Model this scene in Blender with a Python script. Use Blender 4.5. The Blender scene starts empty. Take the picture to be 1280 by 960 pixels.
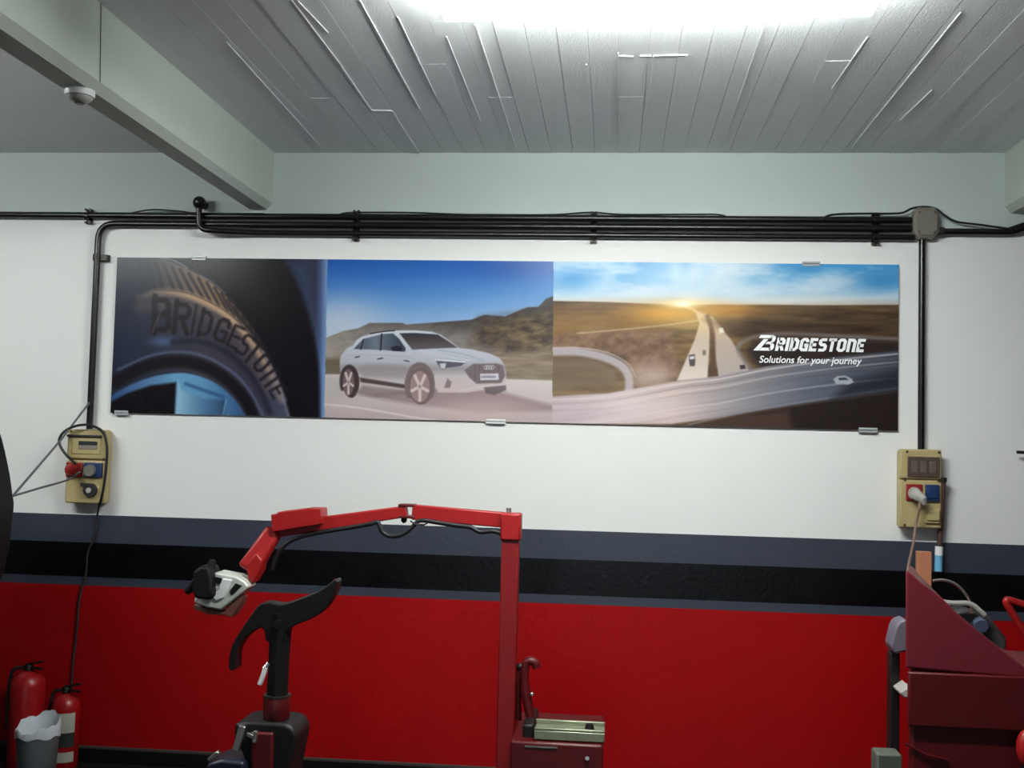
import bpy, bmesh, math, random
import numpy as np
from mathutils import Vector, Matrix

random.seed(7)
rng = np.random.default_rng(11)
scene = bpy.context.scene
COL = scene.collection

# ------------------------------------------------------------------ camera
F_PX, YAW, PITCH, ROLL = 1361.0, 0.09361, 0.05306, 0.02501
DIST, EYE = 5.49, 1.70            # distance to the end wall, eye height (m)
_fw = Vector((-math.sin(YAW) * math.cos(PITCH), math.cos(YAW) * math.cos(PITCH), math.sin(PITCH)))
_r0 = Vector((math.cos(YAW), math.sin(YAW), 0))
_u0 = _r0.cross(_fw)
_r = math.cos(ROLL) * _r0 + math.sin(ROLL) * _u0
_u = -math.sin(ROLL) * _r0 + math.cos(ROLL) * _u0
CAM = Vector((0, -DIST, EYE))
cam_data = bpy.data.cameras.new('camera')
cam_data.sensor_width = 36.0
cam_data.lens = F_PX / 1280.0 * 36.0
cam_data.clip_start = 0.05
cam = bpy.data.objects.new('camera', cam_data)
COL.objects.link(cam)
M3 = Matrix((_r, _u, -_fw)).transposed()
cam.matrix_world = Matrix.Translation(CAM) @ M3.to_4x4()
scene.camera = cam

# ------------------------------------------------------------------ world and exposure
world = bpy.data.worlds.new('overcast_daylight')
scene.world = world
world.use_nodes = True
bg = world.node_tree.nodes['Background']
bg.inputs[0].default_value = (0.80, 0.90, 1.0, 1)
bg.inputs[1].default_value = 1.6
scene.view_settings.view_transform = 'Standard'
scene.view_settings.look = 'None'
scene.view_settings.gamma = 1.0
scene.view_settings.use_curve_mapping = False
scene.view_settings.exposure = 0.0
LAMP_STRENGTH = 46.0


# ------------------------------------------------------------------ helpers
def P(px, py, y):
    """the room point at depth plane y that stands at this place of the 1280x960 frame"""
    d = (px - 640) / F_PX * _r - (py - 480) / F_PX * _u + _fw
    return CAM + d * ((y - CAM.y) / d.y)


def PZ(px, py, z):
    d = (px - 640) / F_PX * _r - (py - 480) / F_PX * _u + _fw
    return CAM + d * ((z - CAM.z) / d.z)


def lin(c):
    return tuple(((v / 255.0) / 12.92 if v / 255.0 <= 0.04045 else ((v / 255.0 + 0.055) / 1.055) ** 2.4) for v in c)


def material(name, rgb, rough=0.5, metal=0.0, spec=0.5, noise=0.0, nscale=20.0, bump=0.0, bscale=60.0,
             emit=0.0, coat=0.0, rough_var=0.0, alpha=None, stretch=None):
    m = bpy.data.materials.new(name)
    m.use_nodes = True
    nt = m.node_tree
    b = nt.nodes['Principled BSDF']
    c = lin(rgb)
    b.inputs['Base Color'].default_value = (*c, 1)
    b.inputs['Roughness'].default_value = rough
    b.inputs['Metallic'].default_value = metal
    b.inputs['Specular IOR Level'].default_value = spec
    if coat:
        b.inputs['Coat Weight'].default_value = coat
    co = nt.nodes.new('ShaderNodeTexCoord')
    src = co.outputs['Object']
    if stretch:
        mp = nt.nodes.new('ShaderNodeMapping')
        mp.inputs['Scale'].default_value = stretch
        nt.links.new(src, mp.inputs['Vector'])
        src = mp.outputs['Vector']
    if noise or rough_var:
        n = nt.nodes.new('ShaderNodeTexNoise')
        n.inputs['Scale'].default_value = nscale
        n.inputs['Detail'].default_value = 5
        nt.links.new(src, n.inputs['Vector'])
        if noise:
            mx = nt.nodes.new('ShaderNodeMix')
            mx.data_type = 'RGBA'
            mx.inputs[6].default_value = (*[v * (1 - noise) for v in c], 1)
            mx.inputs[7].default_value = (*[min(1, v * (1 + noise)) for v in c], 1)
            nt.links.new(n.outputs['Fac'], mx.inputs[0])
            nt.links.new(mx.outputs[2], b.inputs['Base Color'])
        if rough_var:
            mr = nt.nodes.new('ShaderNodeMapRange')
            mr.inputs['To Min'].default_value = max(0.02, rough - rough_var)
            mr.inputs['To Max'].default_value = min(1, rough + rough_var)
            nt.links.new(n.outputs['Fac'], mr.inputs['Value'])
            nt.links.new(mr.outputs['Result'], b.inputs['Roughness'])
    if bump:
        n2 = nt.nodes.new('ShaderNodeTexNoise')
        n2.inputs['Scale'].default_value = bscale
        n2.inputs['Detail'].default_value = 4
        nt.links.new(src, n2.inputs['Vector'])
        bp = nt.nodes.new('ShaderNodeBump')
        bp.inputs['Strength'].default_value = bump
        bp.inputs['Distance'].default_value = 0.01
        nt.links.new(n2.outputs['Fac'], bp.inputs['Height'])
        nt.links.new(bp.outputs['Normal'], b.inputs['Normal'])
    if emit:
        b.inputs['Emission Color'].default_value = (0.96, 1.0, 0.97, 1)
        b.inputs['Emission Strength'].default_value = emit
    if alpha is not None:
        b.inputs['Transmission Weight'].default_value = alpha
    return m


class MB:
    """collects shapes in room coordinates and links them as one mesh object"""

    def __init__(self):
        self.v, self.f = [], []

    def add(self, verts, faces):
        o = len(self.v)
        self.v += [tuple(v) for v in verts]
        self.f += [tuple(i + o for i in f) for f in faces]
        return self

    def box(self, a, b):
        x0, y0, z0 = a
        x1, y1, z1 = b
        x0, x1 = min(x0, x1), max(x0, x1)
        y0, y1 = min(y0, y1), max(y0, y1)
        z0, z1 = min(z0, z1), max(z0, z1)
        vs = [(x0, y0, z0), (x1, y0, z0), (x1, y1, z0), (x0, y1, z0), (x0, y0, z1), (x1, y0, z1), (x1, y1, z1), (x0, y1, z1)]
        return self.add(vs, [(0, 3, 2, 1), (4, 5, 6, 7), (0, 1, 5, 4), (1, 2, 6, 5), (2, 3, 7, 6), (3, 0, 4, 7)])

    def bar(self, p, q, w, h, up=(0, 1, 0), w2=None, h2=None):
        """rectangular bar from p to q, w along up, h across"""
        p, q = Vector(p), Vector(q)
        d = (q - p).normalized()
        u = Vector(up)
        u = (u - d * u.dot(d)).normalized()
        s = d.cross(u)
        w2 = w if w2 is None else w2
        h2 = h if h2 is None else h2
        vs = []
        for c, ww, hh in ((p, w, h), (q, w2, h2)):
            for a, b in ((-1, -1), (1, -1), (1, 1), (-1, 1)):
                vs.append(c + u * (a * ww / 2) + s * (b * hh / 2))
        return self.add(vs, [(0, 1, 2, 3), (7, 6, 5, 4), (0, 4, 5, 1), (1, 5, 6, 2), (2, 6, 7, 3), (3, 7, 4, 0)])

    def prism(self, pts, y0, y1):
        """outline pts [(x, z)] carried from depth y0 to y1"""
        n = len(pts)
        vs = [(x, y0, z) for x, z in pts] + [(x, y1, z) for x, z in pts]
        fs = [tuple(range(n)), tuple(range(2 * n - 1, n - 1, -1))]
        fs += [(i, i + n, (i + 1) % n + n, (i + 1) % n) for i in range(n)]
        return self.add(vs, fs)

    def tube(self, path, r, seg=10, caps=True):
        pts = [Vector(p) for p in path]
        n = len(pts)
        rs = r if isinstance(r, (list, tuple)) else [r] * n
        t0 = (pts[1] - pts[0]).normalized()
        u = t0.orthogonal().normalized()
        vs, fs = [], []
        for i, p in enumerate(pts):
            if i == 0:
                t = t0
            elif i == n - 1:
                t = (pts[i] - pts[i - 1]).normalized()
            else:
                t = ((pts[i + 1] - p).normalized() + (p - pts[i - 1]).normalized()).normalized()
            u = (u - t * u.dot(t))
            u = u.normalized() if u.length > 1e-6 else t.orthogonal().normalized()
            s = t.cross(u)
            for k in range(seg):
                a = 2 * math.pi * k / seg
                vs.append(p + (u * math.cos(a) + s * math.sin(a)) * rs[i])
        for i in range(n - 1):
            for k in range(seg):
                k2 = (k + 1) % seg
                fs.append((i * seg + k, i * seg + k2, (i + 1) * seg + k2, (i + 1) * seg + k))
        if caps:
            fs.append(tuple(range(seg - 1, -1, -1)))
            fs.append(tuple((n - 1) * seg + k for k in range(seg)))
        return self.add(vs, fs)

    def lathe(self, base, prof, seg=24):
        """profile [(radius, height)] turned about the upright through base"""
        bx, by, bz = base
        vs, fs = [], []
        for r, h in prof:
            for k in range(seg):
                a = 2 * math.pi * k / seg
                vs.append((bx + r * math.cos(a), by + r * math.sin(a), bz + h))
        n = len(prof)
        for i in range(n - 1):
            for k in range(seg):
                k2 = (k + 1) % seg
                fs.append((i * seg + k, i * seg + k2, (i + 1) * seg + k2, (i + 1) * seg + k))
        fs.append(tuple(range(seg - 1, -1, -1)))
        fs.append(tuple((n - 1) * seg + k for k in range(seg)))
        return self.add(vs, fs)

    def ball(self, c, r, seg=14, rings=8, sc=(1, 1, 1)):
        prof = []
        for i in range(rings + 1):
            a = -math.pi / 2 + math.pi * i / rings
            prof.append((max(1e-4, r * math.cos(a)), r * math.sin(a)))
        o = len(self.v)
        self.lathe((0, 0, 0), prof, seg)
        for i in range(o, len(self.v)):
            x, y, z = self.v[i]
            self.v[i] = (c[0] + x * sc[0], c[1] + y * sc[1], c[2] + z * sc[2])
        return self

    def build(self, name, mat, parent=None, bevel=0.0, smooth=True, angle=40, segs=2):
        vs = np.array(self.v, dtype=float)
        c = (vs.min(0) + vs.max(0)) / 2
        me = bpy.data.meshes.new(name)
        me.from_pydata([tuple(v) for v in vs - c], [], self.f)
        bm = bmesh.new()
        bm.from_mesh(me)
        bmesh.ops.recalc_face_normals(bm, faces=bm.faces)
        bm.to_mesh(me)
        bm.free()
        me.materials.append(mat)
        if smooth:
            me.polygons.foreach_set('use_smooth', [True] * len(me.polygons))
            me.set_sharp_from_angle(angle=math.radians(angle))
        o = bpy.data.objects.new(name, me)
        COL.objects.link(o)
        loc = Vector(c)
        if parent is not None:
            o.parent = parent
            loc = loc - origin(parent)
        o.location = loc
        if bevel:
            bv = o.modifiers.new('bevel', 'BEVEL')
            bv.width = bevel
            bv.segments = segs
            bv.limit_method = 'ANGLE'
            bv.angle_limit = math.radians(40)
        return o


def origin(o):
    v = Vector(o.location)
    while o.parent is not None:
        o = o.parent
        v = v + Vector(o.location)
    return v


def thing(name, label, cat, loc, group=None):
    o = bpy.data.objects.new(name, None)
    o.empty_display_size = 0.1
    COL.objects.link(o)
    o.location = loc
    return tag(o, label, cat, group)


def tag(o, label, cat=None, group=None):
    o['label'] = label
    if cat:
        o['category'] = cat
    if group:
        o['group'] = group
    return o


def struct(o, label):
    o['kind'] = 'structure'
    o['label'] = label
    return o


def spline(pts, n=8, closed=False):
    """Catmull-Rom through pts (any dimension)"""
    p = [np.array(q, float) for q in pts]
    m = len(p)
    out = []
    rg = m if closed else m - 1
    for i in range(rg):
        if closed:
            a, b, c, d = p[(i - 1) % m], p[i], p[(i + 1) % m], p[(i + 2) % m]
        else:
            b, c = p[i], p[i + 1]
            a = p[i - 1] if i > 0 else 2 * b - c
            d = p[i + 2] if i + 2 < m else 2 * c - b
        for k in range(n):
            t = k / n
            out.append(0.5 * (2 * b + (c - a) * t + (2 * a - 5 * b + 4 * c - d) * t * t + (3 * b - a - 3 * c + d) * t ** 3))
    if not closed:
        out.append(p[-1])
    return out


def fillet(path, r, n=6):
    """polyline with rounded inner corners"""
    p = [Vector(q) for q in path]
    out = [p[0]]
    for i in range(1, len(p) - 1):
        a, b, c = p[i - 1], p[i], p[i + 1]
        d1, d2 = (a - b).normalized(), (c - b).normalized()
        s, e = b + d1 * r, b + d2 * r
        for k in range(n + 1):
            t = k / n
            out.append(s * (1 - t) ** 2 + b * 2 * t * (1 - t) + e * t * t)
    out.append(p[-1])
    return out


def pts2(pxs, y):
    """frame outline -> [(x, z)] on the plane y"""
    return [(P(a, b, y).x, P(a, b, y).z) for a, b in pxs]


# ------------------------------------------------------------------ materials
M_WHITE = material('white_wall_paint', (232, 232, 230), 0.6, noise=0.03, nscale=3, bump=0.06, bscale=25)
M_UPPER = material('upper_wall_greyish_white_paint', (184, 194, 192), 0.7, noise=0.04, nscale=4, bump=0.1, bscale=25)
M_GREY = material('grey_stripe_gloss_paint', (57, 62, 75), 0.32, noise=0.12, nscale=6, bump=0.12, bscale=45, rough_var=0.12)
M_BLACK = material('black_stripe_gloss_paint', (7, 6, 9), 0.30, spec=0.35, bump=0.12, bscale=45, rough_var=0.1, nscale=9)
M_RED = material('red_dado_paint', (156, 4, 8), 0.45, spec=0.25, noise=0.10, nscale=5, bump=0.2, bscale=30)
M_CEIL = material('grey_painted_board_marked_concrete', (214, 218, 219), 0.42, noise=0.06, nscale=8, bump=0.25, bscale=90, stretch=(0.3, 1.0, 1))
M_BEAM = material('pale_grey_green_beam_paint', (186, 196, 187), 0.7, noise=0.05, nscale=5, bump=0.1)
M_BEAMUNDER = material('grey_chamfer_paint', (140, 140, 140), 0.7, noise=0.05, nscale=5)
M_FLOOR = material('dark_concrete_floor', (34, 32, 31), 0.6, noise=0.25, nscale=3, bump=0.2)
M_ROOM = material('dull_room_wall', (84, 84, 82), 0.8, noise=0.05)
M_SKIRT = material('black_skirting_tile', (18, 17, 18), 0.4, noise=0.2)
M_SKIRTTOP = material('grey_skirting_edge', (70, 66, 64), 0.6)
M_PIPE = material('black_painted_conduit', (15, 12, 15), 0.3, noise=0.1, bump=0.05)
M_CLAMP = material('dark_bracket_steel', (52, 48, 44), 0.45, metal=0.3)
M_CABLE = material('black_rubber_cable', (22, 21, 24), 0.5)
M_GCABLE = material('grey_cable', (92, 96, 100), 0.55)
M_BOXGREY = material('grey_brown_junction_plastic', (112, 108, 100), 0.55, noise=0.05)
M_CREAM = material('yellowed_cream_plastic', (178, 161, 114), 0.45, noise=0.08, nscale=9, bump=0.03)
M_CREAM2 = material('aged_cream_plastic_cover', (176, 160, 112), 0.45, noise=0.08)
M_SMOKE = material('brown_smoked_window', (86, 72, 66), 0.18, noise=0.06)
M_SCREW = material('dark_screw', (70, 55, 35), 0.5)
M_REDPL = material('red_socket_plastic', (140, 34, 30), 0.4)
M_BLUEPL = material('blue_socket_plastic', (26, 52, 96), 0.4)
M_GREYPL = material('pale_grey_plastic', (168, 164, 158), 0.45)
M_DARKPL = material('dark_grey_plastic', (44, 46, 50), 0.4)
M_MACHRED = material('machine_red_enamel', (158, 22, 22), 0.42, noise=0.12, nscale=14, bump=0.04, rough_var=0.08)
M_MACHRED2 = material('dull_machine_red', (84, 11, 16), 0.4, noise=0.16, nscale=12)
M_POST = material('darker_post_red', (128, 18, 20), 0.4, noise=0.12, nscale=14)  # darker red than the arm
M_MAROON = material('maroon_hood_plastic', (112, 34, 44), 0.36, noise=0.08, nscale=7)
M_IRON = material('worn_dark_iron', (25, 22, 22), 0.45, metal=0.1, spec=0.35, noise=0.2, nscale=16, bump=0.08)
M_STEEL = material('bright_steel', (205, 205, 200), 0.25, metal=0.9, noise=0.1)
M_TRAY = material('oily_grey_green_steel', (150, 156, 132), 0.3, metal=0.5, noise=0.3, nscale=25)
M_ALU = material('pale_cast_aluminium', (206, 210, 200), 0.45, metal=0.2, noise=0.18, nscale=40)
M_WOOD = material('plain_wood', (176, 116, 84), 0.6, noise=0.12, nscale=12, stretch=(6, 6, 0.6))
M_BLUEHOSE = material('light_blue_hose', (112, 178, 214), 0.4)
M_WHITEPL = material('white_plastic', (226, 228, 228), 0.45)
M_CLIP = material('clear_grey_clip_plastic', (176, 182, 186), 0.2)
M_EXT = material('extinguisher_red', (160, 18, 22), 0.35)
M_LABEL = material('grey_green_paper_label', (188, 190, 174), 0.6, noise=0.1, nscale=30)
M_LABELD = material('dark_label_band', (40, 52, 48), 0.6)
M_BIN = material('dull_galvanised_bin', (120, 126, 130), 0.4, metal=0.4, noise=0.15, nscale=9)
M_BAG = material('white_bin_liner', (214, 222, 228), 0.45, bump=0.3, bscale=14)
M_TYRE = material('black_rubber', (9, 8, 10), 0.6, spec=0.3, bump=0.1)
M_HOUSING = material('lamp_housing_white', (220, 224, 224), 0.5)
M_LAMP = material('glowing_lamp_diffuser', (240, 245, 245), 0.4, emit=LAMP_STRENGTH)
M_OPAL = material('opal_lamp_cover', (240, 245, 245), 0.4, emit=LAMP_STRENGTH * 4.1)
M_LAMP2 = material('added_lamp_diffuser', (240, 245, 245), 0.4, emit=LAMP_STRENGTH * 0.6)  # glow of the added lamp in the left bay
M_OPAL2 = material('added_lamp_underside', (240, 245, 245), 0.4, emit=LAMP_STRENGTH * 2.05)

# ------------------------------------------------------------------ the room
ZC = 3.18                      # ceiling height
XL, XR, YB = -5.2, 4.6, -11.5  # room sides and the far end behind the camera


def zrow(px, py):
    return P(px, py, 0).z


Z_SK = 0.075
Z_RED = zrow(620, 751.5)
Z_THIN = zrow(620, 740.5)
Z_BLK = zrow(620, 696)
Z_GREY = zrow(620, 660)
Z_UP = 2.865                   # the old greyer paint starts above the conduits
_xa, _xb, Z_UPL, Z_UPR = P(40, 270, 0).x, P(1230, 290, 0).x, P(40, 269, 0).z, P(1230, 289, 0).z

# end wall: one wall, painted in zones
wv, wf, wm = [], [], []
levels = [0, Z_RED, Z_THIN, Z_BLK, Z_GREY, Z_UP, ZC + 0.3]
tilt = lambda z, x: z if z != Z_UP else Z_UPL + (Z_UPR - Z_UPL) * (x - _xa) / (_xb - _xa)
for z in levels:
    wv += [(XL, 0, tilt(z, XL)), (XR, 0, tilt(z, XR))]
for z in levels:
    wv += [(XL, 0.2, tilt(z, XL)), (XR, 0.2, tilt(z, XR))]
n = len(levels)
for i in range(n - 1):
    wf.append((2 * i, 2 * i + 1, 2 * i + 3, 2 * i + 2))
    wm.append(i)
    o = 2 * n
    wf.append((o + 2 * i + 1, o + 2 * i, o + 2 * i + 2, o + 2 * i + 3))
    wm.append(i)
    wf.append((2 * i, 2 * i + 2, o + 2 * i + 2, o + 2 * i))
    wm.append(i)
    wf.append((2 * i + 3, 2 * i + 1, o + 2 * i + 1, o + 2 * i + 3))
    wm.append(i)
wf.append((0, 2 * n, 2 * n + 1, 1))
wm.append(0)
wf.append((2 * n - 2, 2 * n - 1, 4 * n - 1, 4 * n - 2))
wm.append(5)
me = bpy.data.meshes.new('wall_end')
me.from_pydata(wv, [], wf)
for m in (M_RED, M_GREY, M_BLACK, M_GREY, M_WHITE, M_UPPER):
    me.materials.append(m)
me.polygons.foreach_set('material_index', wm)
wall_end = bpy.data.objects.new('wall_end', me)
COL.objects.link(wall_end)
struct(wall_end, 'white end wall with grey and black stripes above a red dado')

struct(MB().box((XL, YB, -0.15), (XR, 0.2, 0)).build('floor', M_FLOOR), 'dark concrete workshop floor')
ceiling = struct(MB().box((XL, YB, ZC + 0.006), (XR, 0, ZC + 0.2)).build('ceiling', M_CEIL), 'grey painted board-marked concrete ceiling')
struct(MB().box((XL - 0.2, YB, -0.15), (XL, 0.2, ZC + 0.2)).build('wall_left', M_ROOM), 'dull plastered side wall on the left')
struct(MB().box((XR, YB, -0.15), (XR + 0.2, 0.2, ZC + 0.2)).build('wall_right', M_ROOM), 'dull plastered side wall on the right')
# the wall behind the camera, with the open roller-door gap the daylight comes through
DX0, DX1, DZ = -1.9, 1.5, 2.6
struct(MB().box((XL - 0.2, YB - 0.2, -0.15), (DX0, YB, ZC + 0.2))
       .box((DX1, YB - 0.2, -0.15), (XR + 0.2, YB, ZC + 0.2))
       .box((DX0, YB - 0.2, DZ), (DX1, YB, ZC + 0.2)).build('wall_back', M_ROOM), 'dull plastered wall around the open garage doorway')
sk = struct(MB().box((XL, -0.018, 0), (XR, 0, Z_SK)).build('baseboard_end', M_SKIRT, bevel=0.002), 'black skirting along the foot of the red wall')
MB().box((XL, -0.020, Z_SK - 0.004), (XR, 0, Z_SK + 0.006)).build('skirting_edge', M_SKIRTTOP, sk)

# beams that cross the ceiling, at right angles to the end wall
ZB = P(339, 262, 0).z
bx1 = P(343, 192, 0).x
bx0 = bx1 - 0.15


def beam(name, x0, x1, label):
    ch = 0.03
    b = MB().prism([(x0, ZC + 0.1), (x0, ZB + ch), (x0 + ch, ZB), (x1 - ch, ZB), (x1, ZB + ch), (x1, ZC + 0.1)], YB, 0)
    return struct(b.build(name, M_BEAM, smooth=False), label)


beam('trim_1', bx0, bx1, 'pale grey concrete beam crossing the ceiling on the left')
rx0 = P(1256, 190.5, 0).x
beam('trim_2', rx0, rx0 + 0.15, 'pale grey concrete beam at the right edge of the ceiling')

# ceiling boards of the bay between the beams: every board a piece of its own
BW = 0.1115
unit = MB().box((-0.5, -0.5, -0.5), (0.5, 0.5, 0.5))
board_mesh = None
nb = int((rx0 - bx1) / BW)
BW = (rx0 - bx1) / nb


def board(x, y0, y1, w, dz):
    global board_mesh
    gap = 0.002
    sx, sy, sz = w - gap, (y1 - y0) - gap, 0.014
    if board_mesh is None:
        o = MB().box((-0.5, -0.5, -0.5), (0.5, 0.5, 0.5)).build('board', M_CEIL, ceiling, smooth=False)
        board_mesh = o.data
    else:
        o = bpy.data.objects.new('board', board_mesh)
        COL.objects.link(o)
        o.parent = ceiling
    o.scale = (sx, sy, sz)
    o.location = Vector((x, (y0 + y1) / 2, ZC + sz / 2 + dz)) - origin(ceiling)


YV = -4.4                      # boards are told apart as far as the frame shows the ceiling
for i in range(nb):
    x = bx1 + (i + 0.5) * BW
    cuts = [0.0]
    y = -random.choice([0.9, 1.32, 1.75, 2.3, 2.6])
    while y > YV + 0.4:
        cuts.append(y)
        y -= random.choice([1.6, 2.0, 2.4])
    cuts.append(YV)
    for a, b in zip(cuts[:-1], cuts[1:]):
        board(x, b, a, BW, random.uniform(-0.0015, 0.0015))
# mortar fins that squeezed out between boards and catch the light
for (ax, ay, bx_, by_, w) in [
    (427, 83, 464, 137, .006), (464, 137.2, 490, 138, .008), (490, 138, 524, 192, .007), (450, 0, 525, 137, .005), (594, 30, 645, 185, .006),
    (957, 27, 902, 185, .006), (1201, 15, 1064, 185, .005), (1085, 45, 1040, 110, .004), (372, 0, 410, 40, .005), (283, 52, 400, 182, .005),
    (365, 0, 428, 83, .004), (733, 80, 734, 122, .006), (773, 66, 773, 170, .004), (817, 70, 812, 128, .006), (773, 69, 792, 70, .005), (817, 69, 860, 68, .006), (858, 69, 855, 82, .005),
    (800, 69, 814, 69, .004), (558, 45, 600, 150, .005), (497, 20, 545, 120, .005), (1165, 112, 1125, 150, .004)]:
    a, b = PZ(ax, ay, ZC), PZ(bx_, by_, ZC)
    MB().bar((a.x, a.y, ZC + 0.001), (b.x, b.y, ZC + 0.001), w * 0.8, 0.011, up=(1, 0.001, 0) if abs(b.x - a.x) < abs(b.y - a.y) else (0, 1, 0)).build('mortar_fin', M_CEIL, ceiling, smooth=False)
# left bay: wide formwork panels, their joints run along the wall
yy = 0.0
for w in (0.28, 1.2, 1.2, 1.2):
    board((XL + bx0) / 2, yy - w, yy, bx0 - XL, random.uniform(-0.001, 0.002))
    yy -= w

# ------------------------------------------------------------------ lamp
a = PZ(551, 28, 3.048)
b = PZ(1096, 19, 3.048)
LY = (a.y + b.y) / 2 - 0.04
LX0, LX1 = a.x, b.x


def make_lamp(label, x0, x1, y, glow):
    """batten lamp: flat housing and a deep glowing lens with rounded ends"""
    t = thing('fluorescent_lamp', label, 'lamp', ((x0 + x1) / 2, y, ZC - 0.10), 'ceiling lamps')
    MB().box((x0 + 0.02, y - 0.05, ZC - 0.042), (x1 - 0.02, y + 0.05, ZC + 0.004)).build('housing', M_HOUSING, t, bevel=0.004)
    secs = [(0.0, 0.5), (0.008, 0.76), (0.024, 0.94), (0.05, 1.0)]
    xs = [(x0 + d, q) for d, q in secs] + [(x1 - d, q) for d, q in secs[::-1]]
    prof = [(0.046, 0.0), (0.047, -0.055), (0.042, -0.074), (0.030, -0.084), (-0.030, -0.084), (-0.042, -0.074), (-0.047, -0.055), (-0.046, 0.0)]
    nn = len(prof)
    vs, fs = [], []
    for x, q in xs:
        vs += [(x, y + a * q, ZC - 0.040 + b * q) for a, b in prof]
    for i in range(len(xs) - 1):
        for k in range(nn):
            k2 = (k + 1) % nn
            fs.append((i * nn + k, i * nn + k2, (i + 1) * nn + k2, (i + 1) * nn + k))
    fs += [tuple(range(nn)), tuple((len(xs) - 1) * nn + k for k in range(nn))]
    MB().add(vs, fs).build('diffuser', glow, t, angle=60)
    # underside piece added to shape the light; it glows stronger than the sides
    MB().box((x0 + 0.012, y - 0.049, ZC - 0.132), (x1 - 0.012, y + 0.049, ZC - 0.109)).build('bottom_cover', M_OPAL if glow is M_LAMP else M_OPAL2, t, bevel=0.008)
    for x in (x0 + 0.3, x1 - 0.3):
        MB().box((x - 0.010, y - 0.053, ZC - 0.07), (x + 0.010, y - 0.048, ZC - 0.02)).build('clip', M_STEEL, t)
    return t


make_lamp('long glowing white fluorescent lamp overhead at the top of the picture', LX0, LX1, LY, M_LAMP)
# weaker lamp added out of view to brighten the left bay
make_lamp('added unseen fluorescent lamp left of the beam', -4.2, -2.75, LY, M_LAMP2)


# ------------------------------------------------------------------ printed banner
BX0 = (P(149.3, 320.7, 0).x + P(138.8, 515.5, 0).x) / 2
BX1 = (P(1122.7, 333.2, 0).x + P(1121, 539, 0).x) / 2
BZ1 = (P(149.3, 320.7, 0).z + P(1122.7, 333.2, 0).z) / 2
BZ0 = (P(138.8, 515.5, 0).z + P(1121, 539, 0).z) / 2
BT = 0.016                     # the panel stands this far off the wall
NX, NZ = 1460, 300
gx = np.linspace(BX0, BX1, NX)
gz = np.linspace(BZ0, BZ1, NZ)
GX, GZ = np.meshgrid(gx, gz)
# artwork coordinates: the print is drawn in a 1280x960 drawing grid
dx, dy, dz_ = GX - CAM.x, -CAM.y * np.ones_like(GX), GZ - CAM.z
_w = dx * _fw.x + dy * _fw.y + dz_ * _fw.z
U = 640 + F_PX * (dx * _r.x + dy * _r.y + dz_ * _r.z) / _w
V = 480 - F_PX * (dx * _u.x + dy * _u.y + dz_ * _u.z) / _w


def nlin(c):
    c = np.asarray(c, float) / 255.0
    return np.where(c <= 0.04045, c / 12.92, ((c + 0.055) / 1.055) ** 2.4)


ART = np.zeros((NZ, NX, 3))    # painted in display values, made linear at the end


def vnoise(x, y, seed=0, oct=4):
    r = np.random.default_rng(seed)
    tab = r.random((64, 64))
    out = 0
    amp, tot = 1.0, 0
    for k in range(oct):
        xi, yi = np.floor(x).astype(int), np.floor(y).astype(int)
        fx, fy = x - xi, y - yi
        fx, fy = fx * fx * (3 - 2 * fx), fy * fy * (3 - 2 * fy)
        g = lambda i, j: tab[(yi + j) % 64, (xi + i) % 64]
        out = out + amp * ((g(0, 0) * (1 - fx) + g(1, 0) * fx) * (1 - fy) + (g(0, 1) * (1 - fx) + g(1, 1) * fx) * fy)
        tot += amp
        amp *= 0.5
        x, y = x * 2.03 + 7, y * 2.03 + 3
    return out / tot


def grad(t, stops):
    t = np.asarray(t, float)
    xs = [s[0] for s in stops]
    return np.stack([np.interp(t, xs, [s[1][k] for s in stops]) for k in range(3)], -1)


def sd_poly(x, y, pts):
    d = np.full(x.shape, 1e9)
    inside = np.zeros(x.shape, bool)
    m = len(pts)
    for i in range(m):
        ax, ay = pts[i]
        bx, by = pts[(i + 1) % m]
        ex, ey = bx - ax, by - ay
        L = ex * ex + ey * ey
        if L < 1e-12:
            continue
        t = np.clip(((x - ax) * ex + (y - ay) * ey) / L, 0, 1)
        d = np.minimum(d, (x - ax - t * ex) ** 2 + (y - ay - t * ey) ** 2)
        c = ((ay > y) != (by > y))
        if by != ay:
            inside ^= c & (x < ax + (y - ay) / (by - ay) * ex)
    d = np.sqrt(d)
    return np.where(inside, -d, d)


def sd_line(x, y, pts):
    d = np.full(x.shape, 1e9)
    for (ax, ay), (bx, by) in zip(pts[:-1], pts[1:]):
        ex, ey = bx - ax, by - ay
        L = max(ex * ex + ey * ey, 1e-9)
        t = np.clip(((x - ax) * ex + (y - ay) * ey) / L, 0, 1)
        d = np.minimum(d, (x - ax - t * ex) ** 2 + (y - ay - t * ey) ** 2)
    return np.sqrt(d)


def region(pts, mg):
    q = np.array(pts)
    m = (U > q[:, 0].min() - mg) & (U < q[:, 0].max() + mg) & (V > q[:, 1].min() - mg) & (V < q[:, 1].max() + mg)
    return m


CLIP = np.ones((NZ, NX), bool)


def put(m, a, color):
    a = a[:, None]
    c = color if not callable(color) else color(U[m], V[m])
    ART[m] = ART[m] * (1 - a) + np.asarray(c, float) * a


def poly(pts, color, soft=0.8, op=1.0, smooth=0):
    if smooth:
        pts = [tuple(q) for q in spline(pts, smooth, True)]
    m = region(pts, soft * 2 + 1) & CLIP
    if not m.any():
        return
    sd = sd_poly(U[m], V[m], pts)
    put(m, np.clip(0.5 - sd / (2 * soft), 0, 1) * op, color)


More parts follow.
